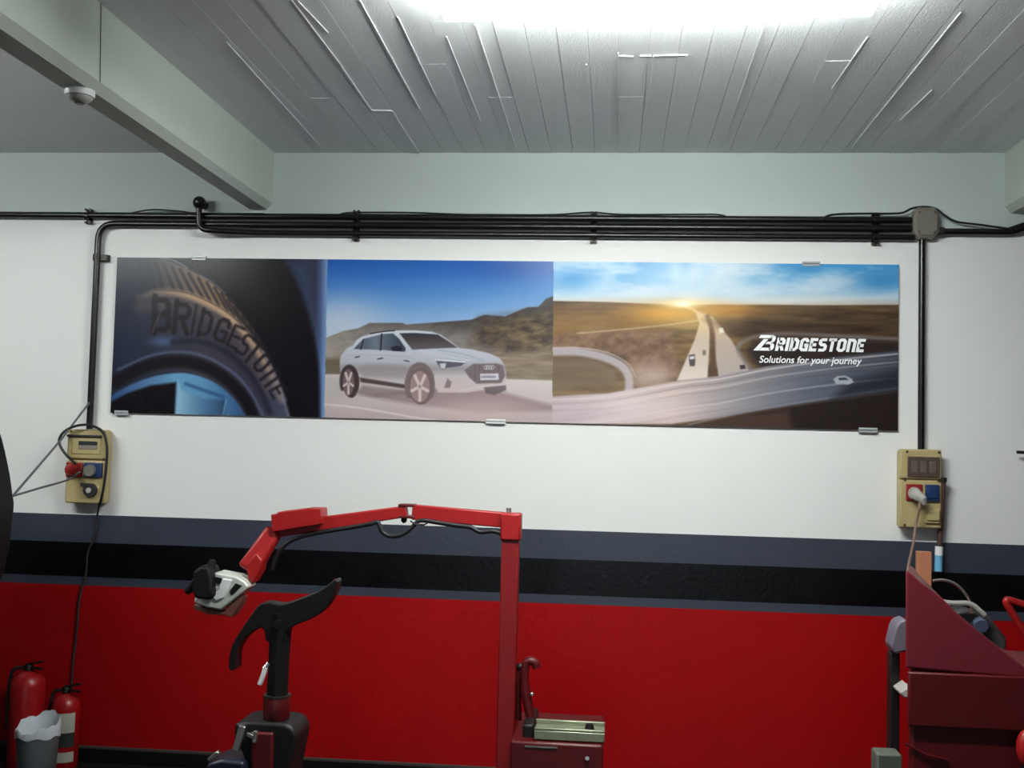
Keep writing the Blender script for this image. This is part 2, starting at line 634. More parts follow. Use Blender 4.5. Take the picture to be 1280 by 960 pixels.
def line(pts, w, color, soft=0.7, op=1.0, smooth=6):
    if smooth and len(pts) > 2:
        pts = [tuple(q) for q in spline(pts, smooth)]
    m = region(pts, w + soft * 2 + 1) & CLIP
    if not m.any():
        return
    d = sd_line(U[m], V[m], pts) - w / 2
    put(m, np.clip(0.5 - d / (2 * soft), 0, 1) * op, color)


def blob(cx, cy, rx, ry, color, op=1.0, p=1.0):
    m = (np.abs(U - cx) < rx * 2.6) & (np.abs(V - cy) < ry * 2.6) & CLIP
    r2 = ((U[m] - cx) / rx) ** 2 + ((V[m] - cy) / ry) ** 2
    put(m, np.exp(-r2 * p) * op, color)


seam1 = lambda v: 410.5 - (v - 326) * 0.021
seam2 = lambda v: 692.3 - (v - 331) * 0.010
P1 = U < seam1(V)
P2 = (~P1) & (U < seam2(V))
P3 = (~P1) & (~P2)

# --- first picture: a tyre in a wheel arch
CLIP = P1
ART[P1] = (20, 16, 22)
fender = spline([(352, 318), (368, 345), (380, 372), (389, 400), (396, 435), (400, 470), (401, 530)], 6)
poly([tuple(q) for q in fender] + [(420, 530), (420, 318)], lambda u, v: grad(u + (v - 320) * 0.02, [(352, (26, 28, 44)), (380, (40, 46, 70)), (396, (52, 52, 70)), (403, (72, 90, 130)), (409, (112, 140, 182)), (414, (112, 140, 182))]), 3.0)
poly([(362, 330), (384, 330), (398, 420), (392, 400), (376, 352)], (62, 78, 108), 8, 0.6)
outer = [(120, 330), (150, 322), (180, 320.5), (205, 323), (235, 335), (265, 352), (290, 376), (315, 407), (336, 442), (352, 478), (364, 520)]
tyre = [tuple(q) for q in spline(outer, 6)] + [(364, 540), (120, 540)]
poly(tyre, lambda u, v: grad(u, [(140, (34, 40, 58)), (190, (48, 50, 66)), (250, (62, 60, 72)), (320, (56, 54, 70)), (360, (70, 76, 98))]), 1.2)
shoulder = [(140, 372), (170, 364), (200, 361), (232, 364), (262, 376), (288, 391), (310, 412), (330, 440), (346, 468), (360, 505), (364, 522)]
# tread: ribs across the band between the outer edge and the shoulder
so, ss = np.array(spline(outer[1:], 12)), np.array(spline(shoulder, 12))
no, ns = len(so), len(ss)
mt = [tuple(q) for q in so] + [tuple(q) for q in ss[::-1]]
poly(mt, lambda u, v: grad(u, [(150, (32, 38, 54)), (200, (58, 54, 62)), (232, (104, 86, 78)), (270, (150, 118, 92)), (300, (150, 120, 96)), (330, (122, 100, 88)), (362, (84, 80, 92))]), 1.5)
for k in range(23):
    t = 0.10 + 0.85 * k / 22
    a = so[int(np.clip(t + 0.0, 0, 1) * (no - 1))]
    b = ss[int(np.clip(t + 0.045, 0, 1) * (ns - 1))]
    a2 = a * 0.78 + b * 0.22
    wv_ = 4.6 - 2.4 * t
    line([tuple(a2), tuple(b)], wv_, (30, 26, 32), 1.4, 0.85, 0)
line([tuple(q) for q in so[6:]], 2.4, (22, 22, 32), 1.4, 0.9, 0)
line([(200, 322.5), (218, 326), (236, 335.5)], 0.8, (170, 186, 206), 0.8, 0.8)
line([(252, 345), (268, 354), (283, 367)], 0.8, (150, 160, 180), 0.8, 0.7)
poly([(140, 325), (185, 322), (200, 345), (190, 380), (140, 400)], (30, 38, 56), 14, 0.8)
# lit shoulder
sh2 = [(175, 372), (200, 366), (232, 369), (262, 381), (286, 396), (308, 418), (327, 445), (342, 472), (354, 500)]
line(sh2, 8.5, lambda u, v: grad(u, [(175, (64, 62, 72)), (205, (134, 112, 100)), (240, (196, 160, 122)), (290, (206, 170, 132)), (325, (176, 146, 120)), (358, (112, 104, 110))]), 3.0, 0.95)
line([(195, 362.5), (232, 366), (263, 378), (288, 393), (310, 415), (330, 443), (346, 472)], 1.0, (70, 56, 54), 0.9, 0.7)
line([(178, 384), (205, 378), (235, 382), (262, 394), (285, 410), (306, 434), (322, 458), (336, 486)], 12, (112, 96, 92), 8, 0.55)
line([(330, 440), (345, 470), (356, 500), (362, 520)], 2.5, (142, 146, 164), 2.0, 0.6)
# blue shine and rings of the lower sidewall
blob(205, 427, 16, 6, (84, 108, 150), 0.8)
blob(165, 425, 26, 30, (32, 42, 66), 0.5)
line([(218, 428), (250, 427), (280, 438), (305, 458), (325, 485), (338, 515)], 7, (36, 36, 50), 3, 0.9)
line([(150, 462), (190, 445), (225, 440), (258, 446), (290, 464), (312, 487), (330, 520)], 2.6, (96, 106, 138), 2.0, 0.8)
line([(145, 478), (185, 458), (225, 452), (258, 459), (286, 476), (308, 500), (318, 522)], 15, (24, 20, 26), 3, 1.0)
# wheel
rim = [(130, 502), (150, 489), (175, 477), (200, 469.5), (228, 466.5), (252, 471), (275, 482), (295, 500), (310, 522)]
poly([tuple(q) for q in spline(rim, 6)] + [(310, 540), (130, 540)], lambda u, v: grad(u, [(140, (50, 78, 124)), (175, (78, 112, 156)), (220, (104, 160, 200)), (255, (96, 150, 192)), (290, (66, 106, 150)), (310, (50, 80, 120))]), 1.2)
poly([(134, 506), (160, 492), (190, 482), (222, 478), (221, 500), (219, 540), (134, 540)], (20, 16, 22), 2.0)
poly([(224, 476), (229, 488), (256, 498), (284, 500), (280, 540), (220, 540)], lambda u, v: grad(u, [(220, (158, 196, 218)), (240, (110, 156, 190)), (262, (74, 112, 150)), (282, (48, 74, 106))]), 2.0)
line([(234, 480), (256, 488), (280, 496)], 3.5, (40, 70, 110), 2.2, 0.8)
line([(284, 500), (280, 520)], 1.6, (120, 170, 206), 1.2, 0.8)

# letter strokes on a unit-high cell: centre lines, stroke width given apart
GLYPH = {
    'B': (0.66, [[(.12, 0), (.12, 1)], [(.12, .9), (.44, .9), (.55, .8), (.55, .62), (.44, .52), (.12, .52)], [(.44, .52), (.56, .42), (.56, .2), (.44, .1), (.12, .1)]]),
    'R': (0.62, [[(.1, 0), (.1, 1)], [(.1, .9), (.4, .9), (.52, .79), (.52, .61), (.4, .49), (.1, .49)], [(.3, .49), (.52, 0)]]),
    'I': (0.20, [[(.1, 0), (.1, 1)]]),
    'D': (0.62, [[(.1, 0), (.1, 1)], [(.1, .9), (.36, .9), (.52, .74), (.52, .26), (.36, .1), (.1, .1)]]),
    'G': (0.62, [[(.52, .68), (.52, .8), (.42, .9), (.22, .9), (.1, .78), (.1, .22), (.22, .1), (.52, .1), (.52, .46), (.32, .46)]]),
    'E': (0.56, [[(.56, .9), (.1, .9), (.1, .1), (.56, .1)], [(.1, .5), (.48, .5)]]),
    'S': (0.60, [[(.56, .9), (.22, .9), (.1, .8), (.1, .62), (.2, .52), (.42, .5), (.52, .4), (.52, .2), (.42, .1), (.04, .1)]]),
    'T': (0.58, [[(0, .9), (.58, .9)], [(.29, .9), (.29, 0)]]),
    'O': (0.64, [[(.1, .5), (.1, .78), (.22, .9), (.42, .9), (.54, .78), (.54, .22), (.42, .1), (.22, .1), (.1, .22), (.1, .5)]]),
    'N': (0.62, [[(.1, 0), (.1, .9), (.4, .9), (.52, .78), (.52, 0)]]),
}
# lettering moulded on the tyre: each letter with its centre, size and turn along the curve
for ch, cx, cy, hh, ww, rot in [
    ('B', 203, 394, 46, 27, 2), ('R', 229, 397, 39, 24, 6), ('I', 244, 400, 36, 8, 10), ('D', 258.5, 405, 34, 18, 13), ('G', 279, 413, 33, 19, 20), ('E', 295, 421, 33, 15, 24),
    ('S', 307.5, 431, 31, 15, 32), ('T', 318.5, 440, 30, 17, 38), ('O', 329.5, 454, 28, 16, 46), ('N', 341, 471, 27, 15, 54), ('E', 348.5, 488, 24, 12, 60)]:
    gw, strokes = GLYPH[ch]
    r = math.radians(rot)
    for s in strokes:
        q = []
        for gx_, gy_ in s:
            lx, ly = (gx_ / gw - 0.5) * ww, -(gy_ - 0.5) * hh
            q.append((cx + lx * math.cos(r) - ly * math.sin(r), cy + lx * math.sin(r) + ly * math.cos(r)))
        line(q, max(3.3, ww * 0.25), (34, 28, 34), 1.4, 0.92, 0)
line([(192, 416), (206, 380)], 1.6, (96, 84, 84), 1.2, 0.7, 0)

# --- second picture: a pale car on a road below hills
CLIP = P2
nz2 = vnoise(U / 40, V / 14, 3)
skyt = (V - 326) / 100 + (U - 560) / 1400
ART[P2] = grad(skyt, [(-0.1, (34, 88, 168)), (0.15, (52, 108, 184)), (0.45, (88, 140, 200)), (0.75, (136, 170, 210)), (1.0, (176, 190, 212))])[P2]
blob(425, 405, 60, 34, (196, 202, 214), 0.75)
blob(640, 335, 60, 16, (36, 82, 160), 0.6)
hill_far = [(405, 424), (430, 414), (448, 411), (461, 405), (463, 404), (504, 404), (508, 406), (550, 403), (590, 400), (600, 396), (606, 394), (632, 396), (650, 388), (660, 384.5), (673, 384), (683, 374), (693, 370), (693, 470), (405, 470)]
poly(hill_far, lambda u, v: grad((v - 395) / 60 + (620 - u) / 600, [(0, (66, 62, 62)), (0.3, (88, 82, 80)), (0.6, (128, 120, 116)), (1.0, (150, 140, 134))]) * (0.86 + 0.28 * vnoise(u / 14 + v / 11, v / 9 - u / 30, 5))[:, None], 0.9)
poly([(600, 400), (660, 392), (693, 385), (693, 440), (640, 448), (590, 430)], lambda u, v: grad(vnoise(u / 12 + v / 8, v / 7 - u / 22, 9), [(0.2, (56, 46, 42)), (0.5, (92, 76, 58)), (0.8, (132, 112, 78))]), 10, 0.75)
poly([(405, 452), (440, 446), (693, 440), (693, 478), (405, 470)], lambda u, v: grad(vnoise(u / 30, v / 3.5, 4), [(0.2, (112, 96, 82)), (0.8, (152, 136, 116))]), 2.5, 0.95)
poly([(405, 448), (432, 447), (432, 470), (405, 470)], (96, 90, 72), 3, 0.8)
# road
poly([(403, 468), (560, 470), (635, 474), (693, 476), (693, 535), (403, 530)], lambda u, v: grad((v - 468) / 56, [(0, (206, 196, 194)), (0.5, (192, 180, 180)), (1, (178, 160, 162))]), 1.0)
poly([(452, 494), (540, 486), (620, 488), (693, 507), (693, 514), (600, 516), (520, 506)], (136, 116, 118), 3, 0.85)
line([(403, 505), (450, 510), (520, 522), (560, 528)], 2.0, (222, 214, 212), 1.0, 0.8)
poly([(406, 470), (450, 470), (470, 490), (406, 505)], (176, 166, 168), 5, 0.6)
blob(600, 512, 70, 16, (208, 184, 180), 0.55)  # pinkish sheen of the glossy banner, painted into the print
# car body
body = [(425.5, 458), (426, 448), (429, 442), (434, 436), (442, 432), (447, 425), (453, 421), (470, 416.5), (494, 413.5), (520, 413.5), (540, 415), (551, 418.5), (562, 426), (575, 435.5), (590, 437), (612, 442), (625, 448), (630, 455), (633, 463), (633, 474), (630, 483), (615, 486), (600, 488), (585, 491), (548, 491), (545, 470), (525, 455), (512, 470), (509, 486), (480, 482), (453, 478), (450, 470), (440, 460), (430, 465), (428, 476)]
poly(body, lambda u, v: grad((v - 414) / 76, [(0, (196, 202, 212)), (0.3, (186, 190, 202)), (0.5, (178, 178, 188)), (0.62, (150, 144, 148)), (0.75, (188, 180, 184)), (1, (196, 178, 176))]), 0.8)
poly([(449, 461), (462, 455), (500, 457), (512, 462), (506, 474), (454, 472)], (146, 136, 140), 3, 0.7)
poly([(450, 472), (508, 481), (508, 486), (452, 478)], (66, 54, 54), 1.2, 0.9)
# windows
poly([(443, 436.5), (455, 424), (479, 418), (492, 417), (500, 424), (508, 436), (507, 440), (480, 438)], lambda u, v: grad(u, [(445, (74, 82, 96)), (470, (106, 116, 130)), (500, (62, 70, 84))]), 0.8)
line([(478, 418), (476.5, 438)], 1.8, (40, 40, 50), 0.6)
line([(455, 425), (452, 437)], 1.6, (44, 44, 54), 0.6)
poly([(500, 417), (520, 416.5), (548, 418.5), (560, 426), (573, 435), (545, 436), (516, 437.5)], lambda u, v: grad((v - 416) / 21, [(0, (46, 50, 62)), (0.5, (78, 68, 70)), (1, (92, 88, 96))]), 0.8)
line([(464, 417.5), (480, 414.8), (494, 413.8)], 1.4, (44, 44, 52), 0.5)
poly([(489, 435), (495, 432.5), (503, 434), (503, 439.5), (491, 439)], (40, 42, 52), 0.6)
line([(445, 447), (450, 446)], 1.6, (72, 72, 82), 0.6)
line([(473, 449), (479, 448)], 1.6, (72, 72, 82), 0.6)
line([(506, 451), (512, 452)], 1.4, (72, 72, 82), 0.6)
line([(437, 444), (470, 444), (506, 446), (520, 450)], 0.8, (160, 160, 172), 0.7, 0.7)
line([(548, 438), (580, 443), (606, 452)], 1.0, (142, 146, 160), 0.8, 0.7)
line([(525, 438), (560, 446), (590, 451)], 0.8, (206, 208, 214), 0.8, 0.7)
# arches, wheels
for (cx, cy, rx, ry, dark) in ((437.5, 477, 11.5, 21, 1), (525.5, 482, 18, 29, 1)):
    e = [(cx + rx * 1.06 * math.cos(t), cy + ry * 1.0 * math.sin(t)) for t in np.linspace(0, 2 * math.pi, 40)]
    poly([(a, min(b, cy + ry * 0.55)) for a, b in e], (118, 104, 106) if rx > 15 else (66, 56, 60), 1.0)
for (cx, cy, rx, ry) in ((440, 478.5, 10, 19), (527, 483, 15.5, 23)):
    e = [(cx + rx * math.cos(t), cy + ry * math.sin(t)) for t in np.linspace(0, 2 * math.pi, 40)]
    poly(e, (66, 54, 56) if rx < 12 else (116, 98, 98), 0.9)
for (cx, cy, rx, ry) in ((436.5, 478, 7.0, 16.5), (525.5, 483.5, 12.2, 19.5)):
    e = [(cx + rx * math.cos(t), cy + ry * math.sin(t)) for t in np.linspace(0, 2 * math.pi, 40)]
    poly(e, (112, 92, 94) if rx < 9 else (150, 126, 122), 0.8)
    for k in range(5):
        t = math.pi / 2 + k * 2 * math.pi / 5
        line([(cx, cy), (cx + rx * 0.86 * math.cos(t), cy + ry * 0.86 * math.sin(t))], 2.6 if rx < 9 else 3.8, (206, 190, 188), 0.8, 0.95, 0)
    blob(cx, cy, 1.6, 2.2, (120, 100, 98), 0.9)
poly([(445, 492), (455, 482), (508, 488), (508, 492), (470, 497)], (124, 106, 108), 2, 0.7)
# front: grille, lamps, plate
poly([(581, 463), (592, 455), (622, 454.5), (629, 457), (632, 470), (627, 479), (596, 480), (587, 472)], (116, 104, 108), 1.0)
for k in range(6):
    line([(594 + k * 6, 457), (594 + k * 6, 477)], 0.9, (92, 80, 84), 0.6, 0.6, 0)
poly([(600.5, 467.5), (623.5, 467), (624, 475), (601, 475.5)], (200, 196, 204), 0.7)
for a0, a1 in ((603, 607), (609, 611), (613, 619)):
    line([(a0, 471.4), (a1, 471.2)], 3.0, (120, 116, 130), 0.7, 0.7, 0)
for k in range(4):
    t = [(607.5 + 2.9 * k + 1.9 * math.cos(w), 459.5 + 2.4 * math.sin(w)) for w in np.linspace(0, 2 * math.pi, 14)]
    line(t, 0.7, (206, 200, 204), 0.4, 0.9, 0)
poly([(545, 450), (560, 451.5), (583, 453.5), (576, 458), (560, 460), (553, 462), (548, 456)], (92, 88, 98), 0.8)
line([(545, 450.3), (562, 451.5), (582, 453)], 1.3, (226, 228, 232), 0.6)
poly([(550, 455), (558, 454), (557, 461), (552, 461)], (190, 192, 200), 0.8)
poly([(560, 473), (565, 478), (563, 485), (556, 485)], (120, 104, 106), 1.0, 0.85)
poly([(605, 484), (633, 481), (633, 488), (618, 494), (608, 492)], (100, 88, 92), 1.2, 0.85)
line([(575, 489), (600, 484), (632, 481)], 1.6, (204, 196, 198), 0.9, 0.8)

# --- third picture: motorways at sunrise
CLIP = P3
cl = vnoise((U - V * 0.9) / 60, V / 16 + U / 400, 21, 5)
sky3 = grad((V - 331) / 48, [(0, (70, 150, 208)), (0.4, (110, 174, 218)), (0.75, (176, 204, 222)), (1.0, (226, 222, 216))])
ART[P3] = sky3[P3]
wh = np.clip((cl - 0.42) * 4.0, 0, 1) * 0.75
ART[P3] = (ART * (1 - wh[..., None]) + np.array((206, 222, 234)) * wh[..., None])[P3]
blob(716, 350, 34, 14, (48, 138, 206), 0.75)
blob(1100, 352, 46, 15, (58, 134, 194), 0.8)
blob(1000, 338, 26, 6, (62, 138, 198), 0.6)
blob(1045, 352, 26, 8, (190, 212, 228), 0.7)
blob(880, 345, 70, 22, (206, 224, 236), 0.8)
for t in (-0.9, -0.35, 0.5, 1.1):
    line([(855, 380), (855 + t * 60 + 40, 326)], 9, (232, 236, 238), 8, 0.35, 0)
gr = lambda u, v: grad(vnoise(u / 46, v / 6, 31), [(0.15, (66, 52, 40)), (0.5, (108, 84, 58)), (0.85, (142, 116, 80))])
hz = [(686, 376.5), (760, 378), (830, 381), (870, 381.5), (960, 381.5), (1040, 382), (1130, 381.5)]
poly(hz + [(1130, 545), (686, 545)], gr, 0.9)
poly([(930, 390), (1130, 384), (1130, 450), (940, 452)], lambda u, v: grad(vnoise(u / 40, v / 4, 37), [(0.2, (40, 32, 30)), (0.8, (92, 72, 52))]), 12, 0.8)
poly([(686, 384), (850, 384), (800, 420), (686, 425)], (142, 104, 58), 14, 0.55)
blob(835, 392, 52, 14, (222, 160, 62), 0.85)
blob(905, 388, 46, 9, (204, 140, 60), 0.7)
poly([(686, 420), (740, 414), (840, 414), (846, 470), (800, 485), (780, 445), (686, 436)], lambda u, v: grad(vnoise(u / 9, v / 7, 41), [(0.2, (100, 74, 60)), (0.8, (146, 116, 96))]), 5, 0.8)
line([(722, 417), (770, 413), (830, 407), (872, 401)], 1.6, (196, 168, 130), 1.0, 0.8)
poly([(686, 445), (740, 447), (768, 462), (772, 480), (686, 490)], (118, 102, 84), 4, 0.85)
# ramp on the left
line([(684, 440), (720, 440), (752, 446), (776, 457), (786, 472), (786, 492)], 10, (176, 166, 172), 2.0, 0.95)
line([(684, 436), (720, 435), (756, 440), (784, 454), (795, 472)], 1.2, (206, 196, 194), 0.9, 0.7)
# hazy ground before the bridge
blob(815, 470, 34, 18, (196, 172, 160), 0.75)
# motorway running to the horizon
poly([(868, 388), (876, 391), (884, 396), (887, 410), (886, 440), (884, 474), (846, 476), (858, 448), (868, 425), (874, 405)], lambda u, v: grad((v - 388) / 85, [(0, (214, 184, 146)), (0.4, (196, 176, 158)), (1, (214, 200, 190))]), 1.2)
poly([(880, 392), (890, 396), (900, 408), (914, 426), (926, 446), (938, 466), (898, 472), (893, 440), (890, 412)], lambda u, v: grad((v - 392) / 78, [(0, (206, 176, 140)), (0.5, (182, 164, 150)), (1, (176, 164, 160))]), 1.2)
line([(884, 396), (890, 415), (891, 440), (891, 474)], 6, (92, 66, 54), 1.6, 0.85)
line([(868, 388), (858, 384), (852, 381)], 3, (236, 206, 150), 2, 0.8)
# side road curling right
line([(938, 462), (926, 446), (922, 434), (934, 424), (962, 418), (1010, 418), (1070, 422), (1125, 424)], 4.5, (128, 120, 120), 2.0, 0.8)
poly([(934, 440), (942, 428), (970, 422), (1130, 428), (1130, 452), (1000, 456), (950, 462)], (42, 34, 34), 5, 0.85)
poly([(880, 400), (930, 400), (1125, 412), (1125, 418), (960, 415), (925, 424)], (56, 42, 34), 6, 0.6)
# bridge across the front
top = [(684, 496), (760, 492), (850, 476), (900, 470), (960, 458), (1040, 447), (1128, 438)]
bot = [(1128, 488), (1040, 500), (960, 512), (900, 522), (840, 530), (684, 530)]
poly(top + bot, lambda u, v: grad(u, [(690, (184, 168, 172)), (760, (196, 178, 182)), (840, (196, 176, 172)), (920, (146, 140, 144)), (1000, (98, 102, 114)), (1121, (62, 68, 80))]) * (0.9 + 0.2 * vnoise((u + v * 3) / 80, (v + u * 0.16) / 3.0, 51))[:, None], 1.2)
for k, c, o in ((4, (226, 212, 206), 0.8), (9, (120, 104, 104), 0.5), (14, (206, 190, 180), 0.55), (18, (132, 116, 112), 0.4), (34, (214, 206, 210), 0.5)):
    line([(684, 496 + k), (760, 492 + k), (850, 476 + k), (900, 470 + k), (960, 458 + k), (1040, 447 + k), (1128, 438 + k)], 1.6, c, 1.2, o)
blob(790, 508, 60, 16, (222, 204, 204), 0.7)  # painted sheen carried on past the seam, with the next blob
blob(715, 512, 40, 14, (190, 172, 180), 0.6)
poly([(860, 534), (930, 518), (1000, 506), (1128, 488), (1128, 545), (860, 545)], (36, 28, 28), 3.0, 0.95)
poly([(870, 530), (930, 519), (985, 513), (990, 540), (870, 540)], (92, 66, 56), 5, 0.6)
line([(860, 531), (930, 515), (1000, 503), (1128, 484)], 1.8, (128, 130, 140), 1.2, 0.7)
poly([(1060, 478), (1128, 462), (1128, 486), (1040, 500)], (34, 34, 42), 8, 0.8)
# cars on the print
poly([(1041, 474), (1046, 470.5), (1056, 470), (1064, 474), (1066, 478), (1060, 481), (1044, 480)], (166, 170, 176), 0.8)
poly([(1047, 472.5), (1056, 472), (1060, 475), (1048, 475.5)], (52, 58, 70), 0.7)
poly([(861, 444), (868, 443), (869, 452), (868, 458), (862, 458), (861, 452)], (84, 74, 78), 0.9)
poly([(862, 446), (867.5, 445.5), (867.5, 449), (862, 449.5)], (206, 204, 206), 0.7)
poly([(898, 411), (903, 410), (905, 416), (899, 417)], (226, 216, 206), 0.9)
poly([(924, 457), (930, 456), (932, 461), (925, 462)], (60, 54, 58), 0.9)
poly([(878, 438), (882, 438), (882, 444), (878, 444)], (120, 104, 98), 0.9)
blob(868, 400, 40, 18, (255, 222, 150), 0.35)
blob(853, 380.5, 26, 5, (255, 236, 170), 0.95)
blob(853, 380.5, 10, 3.5, (255, 252, 226), 1.0)
CLIP = np.ones((NZ, NX), bool)
# paper grain
ART += (rng.random((NZ, NX, 1)) - 0.5) * 5
col = np.ones((NZ, NX, 4), np.float32)
col[..., :3] = nlin(np.clip(ART, 0, 255)) * 1.0

banner = thing('wall_banner', 'long printed tyre advertising banner of three pictures on the white wall', 'banner', ((BX0 + BX1) / 2, -BT, BZ0))
m_edge = material('banner_board_edge', (196, 192, 188), 0.6)
MB().box((BX0, -BT + 0.001, BZ0), (BX1, -0.002, BZ1)).build('backing_board', m_edge, banner)
me = bpy.data.meshes.new('print')
nv = NX * NZ
co = np.empty((NZ, NX, 3), np.float32)
co[..., 0] = GX - (BX0 + BX1) / 2
co[..., 1] = 0
co[..., 2] = GZ - BZ0
idx = np.arange(nv).reshape(NZ, NX)
quads = np.stack([idx[:-1, :-1], idx[:-1, 1:], idx[1:, 1:], idx[1:, :-1]], -1).reshape(-1, 4)
me.vertices.add(nv)
me.vertices.foreach_set('co', co.ravel())
me.loops.add(quads.size)
me.loops.foreach_set('vertex_index', quads.ravel().astype(np.int32))
me.polygons.add(len(quads))
me.polygons.foreach_set('loop_start', (np.arange(len(quads)) * 4).astype(np.int32))
me.update(calc_edges=True)
at_ = me.color_attributes.new('ink', 'FLOAT_COLOR', 'POINT')
at_.data.foreach_set('color', col.ravel())
m_print = material('printed_banner_ink', (128, 128, 128), 0.27, spec=0.22, bump=0.02, bscale=4)
_a = m_print.node_tree.nodes.new('ShaderNodeAttribute')
_a.attribute_name = 'ink'
m_print.node_tree.links.new(_a.outputs['Color'], m_print.node_tree.nodes['Principled BSDF'].inputs['Base Color'])
me.materials.append(m_print)
pr = bpy.data.objects.new('print', me)
COL.objects.link(pr)
pr.parent = banner
pr['label'] = 'print of a tyre, a pale car and motorways at sunrise'

# white lettering of the third picture
M_INK = material('white_lettering_ink', (245, 246, 248), 0.5)
YT = -BT - 0.0006


def ribbon(mb, pts, w, closed=False):
    n = len(pts)
    L, R = [], []
    for i in range(n):
        p = np.array(pts[i])
        if closed:
            a, b = np.array(pts[i - 1]), np.array(pts[(i + 1) % n])
        else:
            a = np.array(pts[i - 1]) if i else None
            b = np.array(pts[i + 1]) if i < n - 1 else None
        d1 = (p - a) / np.linalg.norm(p - a) if a is not None else None
        d2 = (b - p) / np.linalg.norm(b - p) if b is not None else None
        if d1 is None:
            d1 = d2
        if d2 is None:
            d2 = d1
        n1, n2 = np.array((-d1[1], d1[0])), np.array((-d2[1], d2[0]))
        m = n1 + n2
        m = m / np.linalg.norm(m)
        k = w / 2 / max(0.5, m @ n1)
        L.append(p + m * k)
        R.append(p - m * k)
    vs, fs = [], []
    for a, b in zip(L, R):
        vs += [a, b]
    for i in range(n if closed else n - 1):
        j = (i + 1) % n
        fs.append((2 * i, 2 * i + 1, 2 * j + 1, 2 * j))
    return vs, fs


lp0 = P(943, 440.5, YT)
lp1 = P(1085, 441.5, YT)
LH = P(1000, 421.5, YT).z - P(1000, 440, YT).z
BASEZ = (P(950, 438, YT).z + P(1080, 440.5, YT).z) / 2
logo = MB()
word = 'RIDGESTONE'
gapw = 0.115
tot = sum(GLYPH[c][0] for c in word) + gapw * (len(word) - 1)
X0 = P(969, 432, YT).x
X1 = P(1083, 432, YT).x
sc = (X1 - X0 - 0.2 * LH) / tot
H = LH * 0.90
sh = 0.20
x = X0
for ch in word:
    gw, strokes = GLYPH[ch]
    for s in strokes:
        vs, fs = ribbon(logo, s, 0.235)
        vv = []
        for gx_, gy_ in vs:
            gy_ = min(1, max(0, gy_))
            vv.append((x + gx_ * sc + gy_ * H * sh, YT, BASEZ + gy_ * H))
        logo.add(vv, fs)
    x += (gw + gapw) * sc
# the larger slashed capital that opens the word
HB = LH * 1.06
bx_ = P(943, 432, YT).x
bw = (X0 - bx_) * 0.95


def bpt(u, v):
    return (bx_ + u * bw * 0.98 + v * HB * sh, YT, BASEZ + v * HB)


for quad in ([(-.06, 0), (.22, 0), (.60, .74), (.36, .74)], [(.16, 1), (.84, 1), (.72, .80), (.10, .80)],
             [(.24, 0), (.84, 0), (.80, .19), (.33, .19)], [(.50, .42), (.86, .42), (.84, .58), (.57, .58)]):
    logo.add([bpt(*q) for q in quad], [(0, 1, 2, 3)])
for ring in ([(.80, 1), (.94, .92), (.97, .80), (.94, .62), (.84, .50), (.74, .58), (.78, .66), (.80, .76), (.76, .82), (.66, .82)],
             [(.84, .50), (.95, .40), (.97, .22), (.92, .07), (.80, 0), (.66, .17), (.74, .18), (.78, .24), (.77, .36), (.70, .42)]):
    k = len(ring) // 2
    logo.add([bpt(*q) for q in ring], [(i, i + 1, len(ring) - 2 - i, len(ring) - 1 - i) for i in range(k - 1)])
lo = logo.build('logo_lettering', M_INK, banner, smooth=False)
lo['label'] = 'white slanted capitals reading BRIDGESTONE'

tc = bpy.data.curves.new('tagline', 'FONT')
tc.body = 'Solutions for your journey'
tc.shear = 0.22
tc.offset = 0.012
tc.size = 1.0
to = bpy.data.objects.new('tagline_tmp', tc)
COL.objects.link(to)
bpy.context.view_layer.update()
tm = bpy.data.meshes.new_from_object(to.evaluated_get(bpy.context.evaluated_depsgraph_get()))
bpy.data.objects.remove(to)
tv = np.array([v.co[:] for v in tm.vertices])
tx0, tx1 = tv[:, 0].min(), tv[:, 0].max()
A, B = P(949, 453, YT), P(1077.5, 455.5, YT)
s = (B.x - A.x) / (tx1 - tx0)
tz = (A.z + B.z) / 2
sz = s * 1.05
tmb = MB()
tmb.add([(A.x + (v[0] - tx0) * s, YT, tz + v[1] * sz) for v in tv], [tuple(p.vertices) for p in tm.polygons])
tl = tmb.build('tagline_lettering', M_INK, banner, smooth=False)
tl['label'] = 'white slanted writing reading Solutions for your journey'
bpy.data.meshes.remove(tm)

# clips that hold the panel
for px, top, w, m in ((250, 1, 0.075, M_CLIP), (1013, 1, 0.085, M_CLIP), (153, 0, 0.075, M_CLIP), (620, 0, 0.10, M_WHITEPL), (1084, 0, 0.09, M_CLIP)):
    zc = BZ1 if top else BZ0
    sgn = 1 if top else -1
    xc = P(px, 326 if top else 530, 0).x
    c = MB().box((xc - w / 2, -BT - 0.006, zc - 0.004 * sgn), (xc + w / 2, 0, zc + 0.012 * sgn))
    c.box((xc - w / 2, -BT - 0.006, zc - 0.012 * sgn), (xc + w / 2, -BT - 0.002, zc + 0.004 * sgn))
    c.build('clip', m, banner, bevel=0.002)

# ------------------------------------------------------------------ conduits along the wall
R_P = 0.018
YP = -0.030


def row(px, py, y=YP):
    return P(px, py, y)


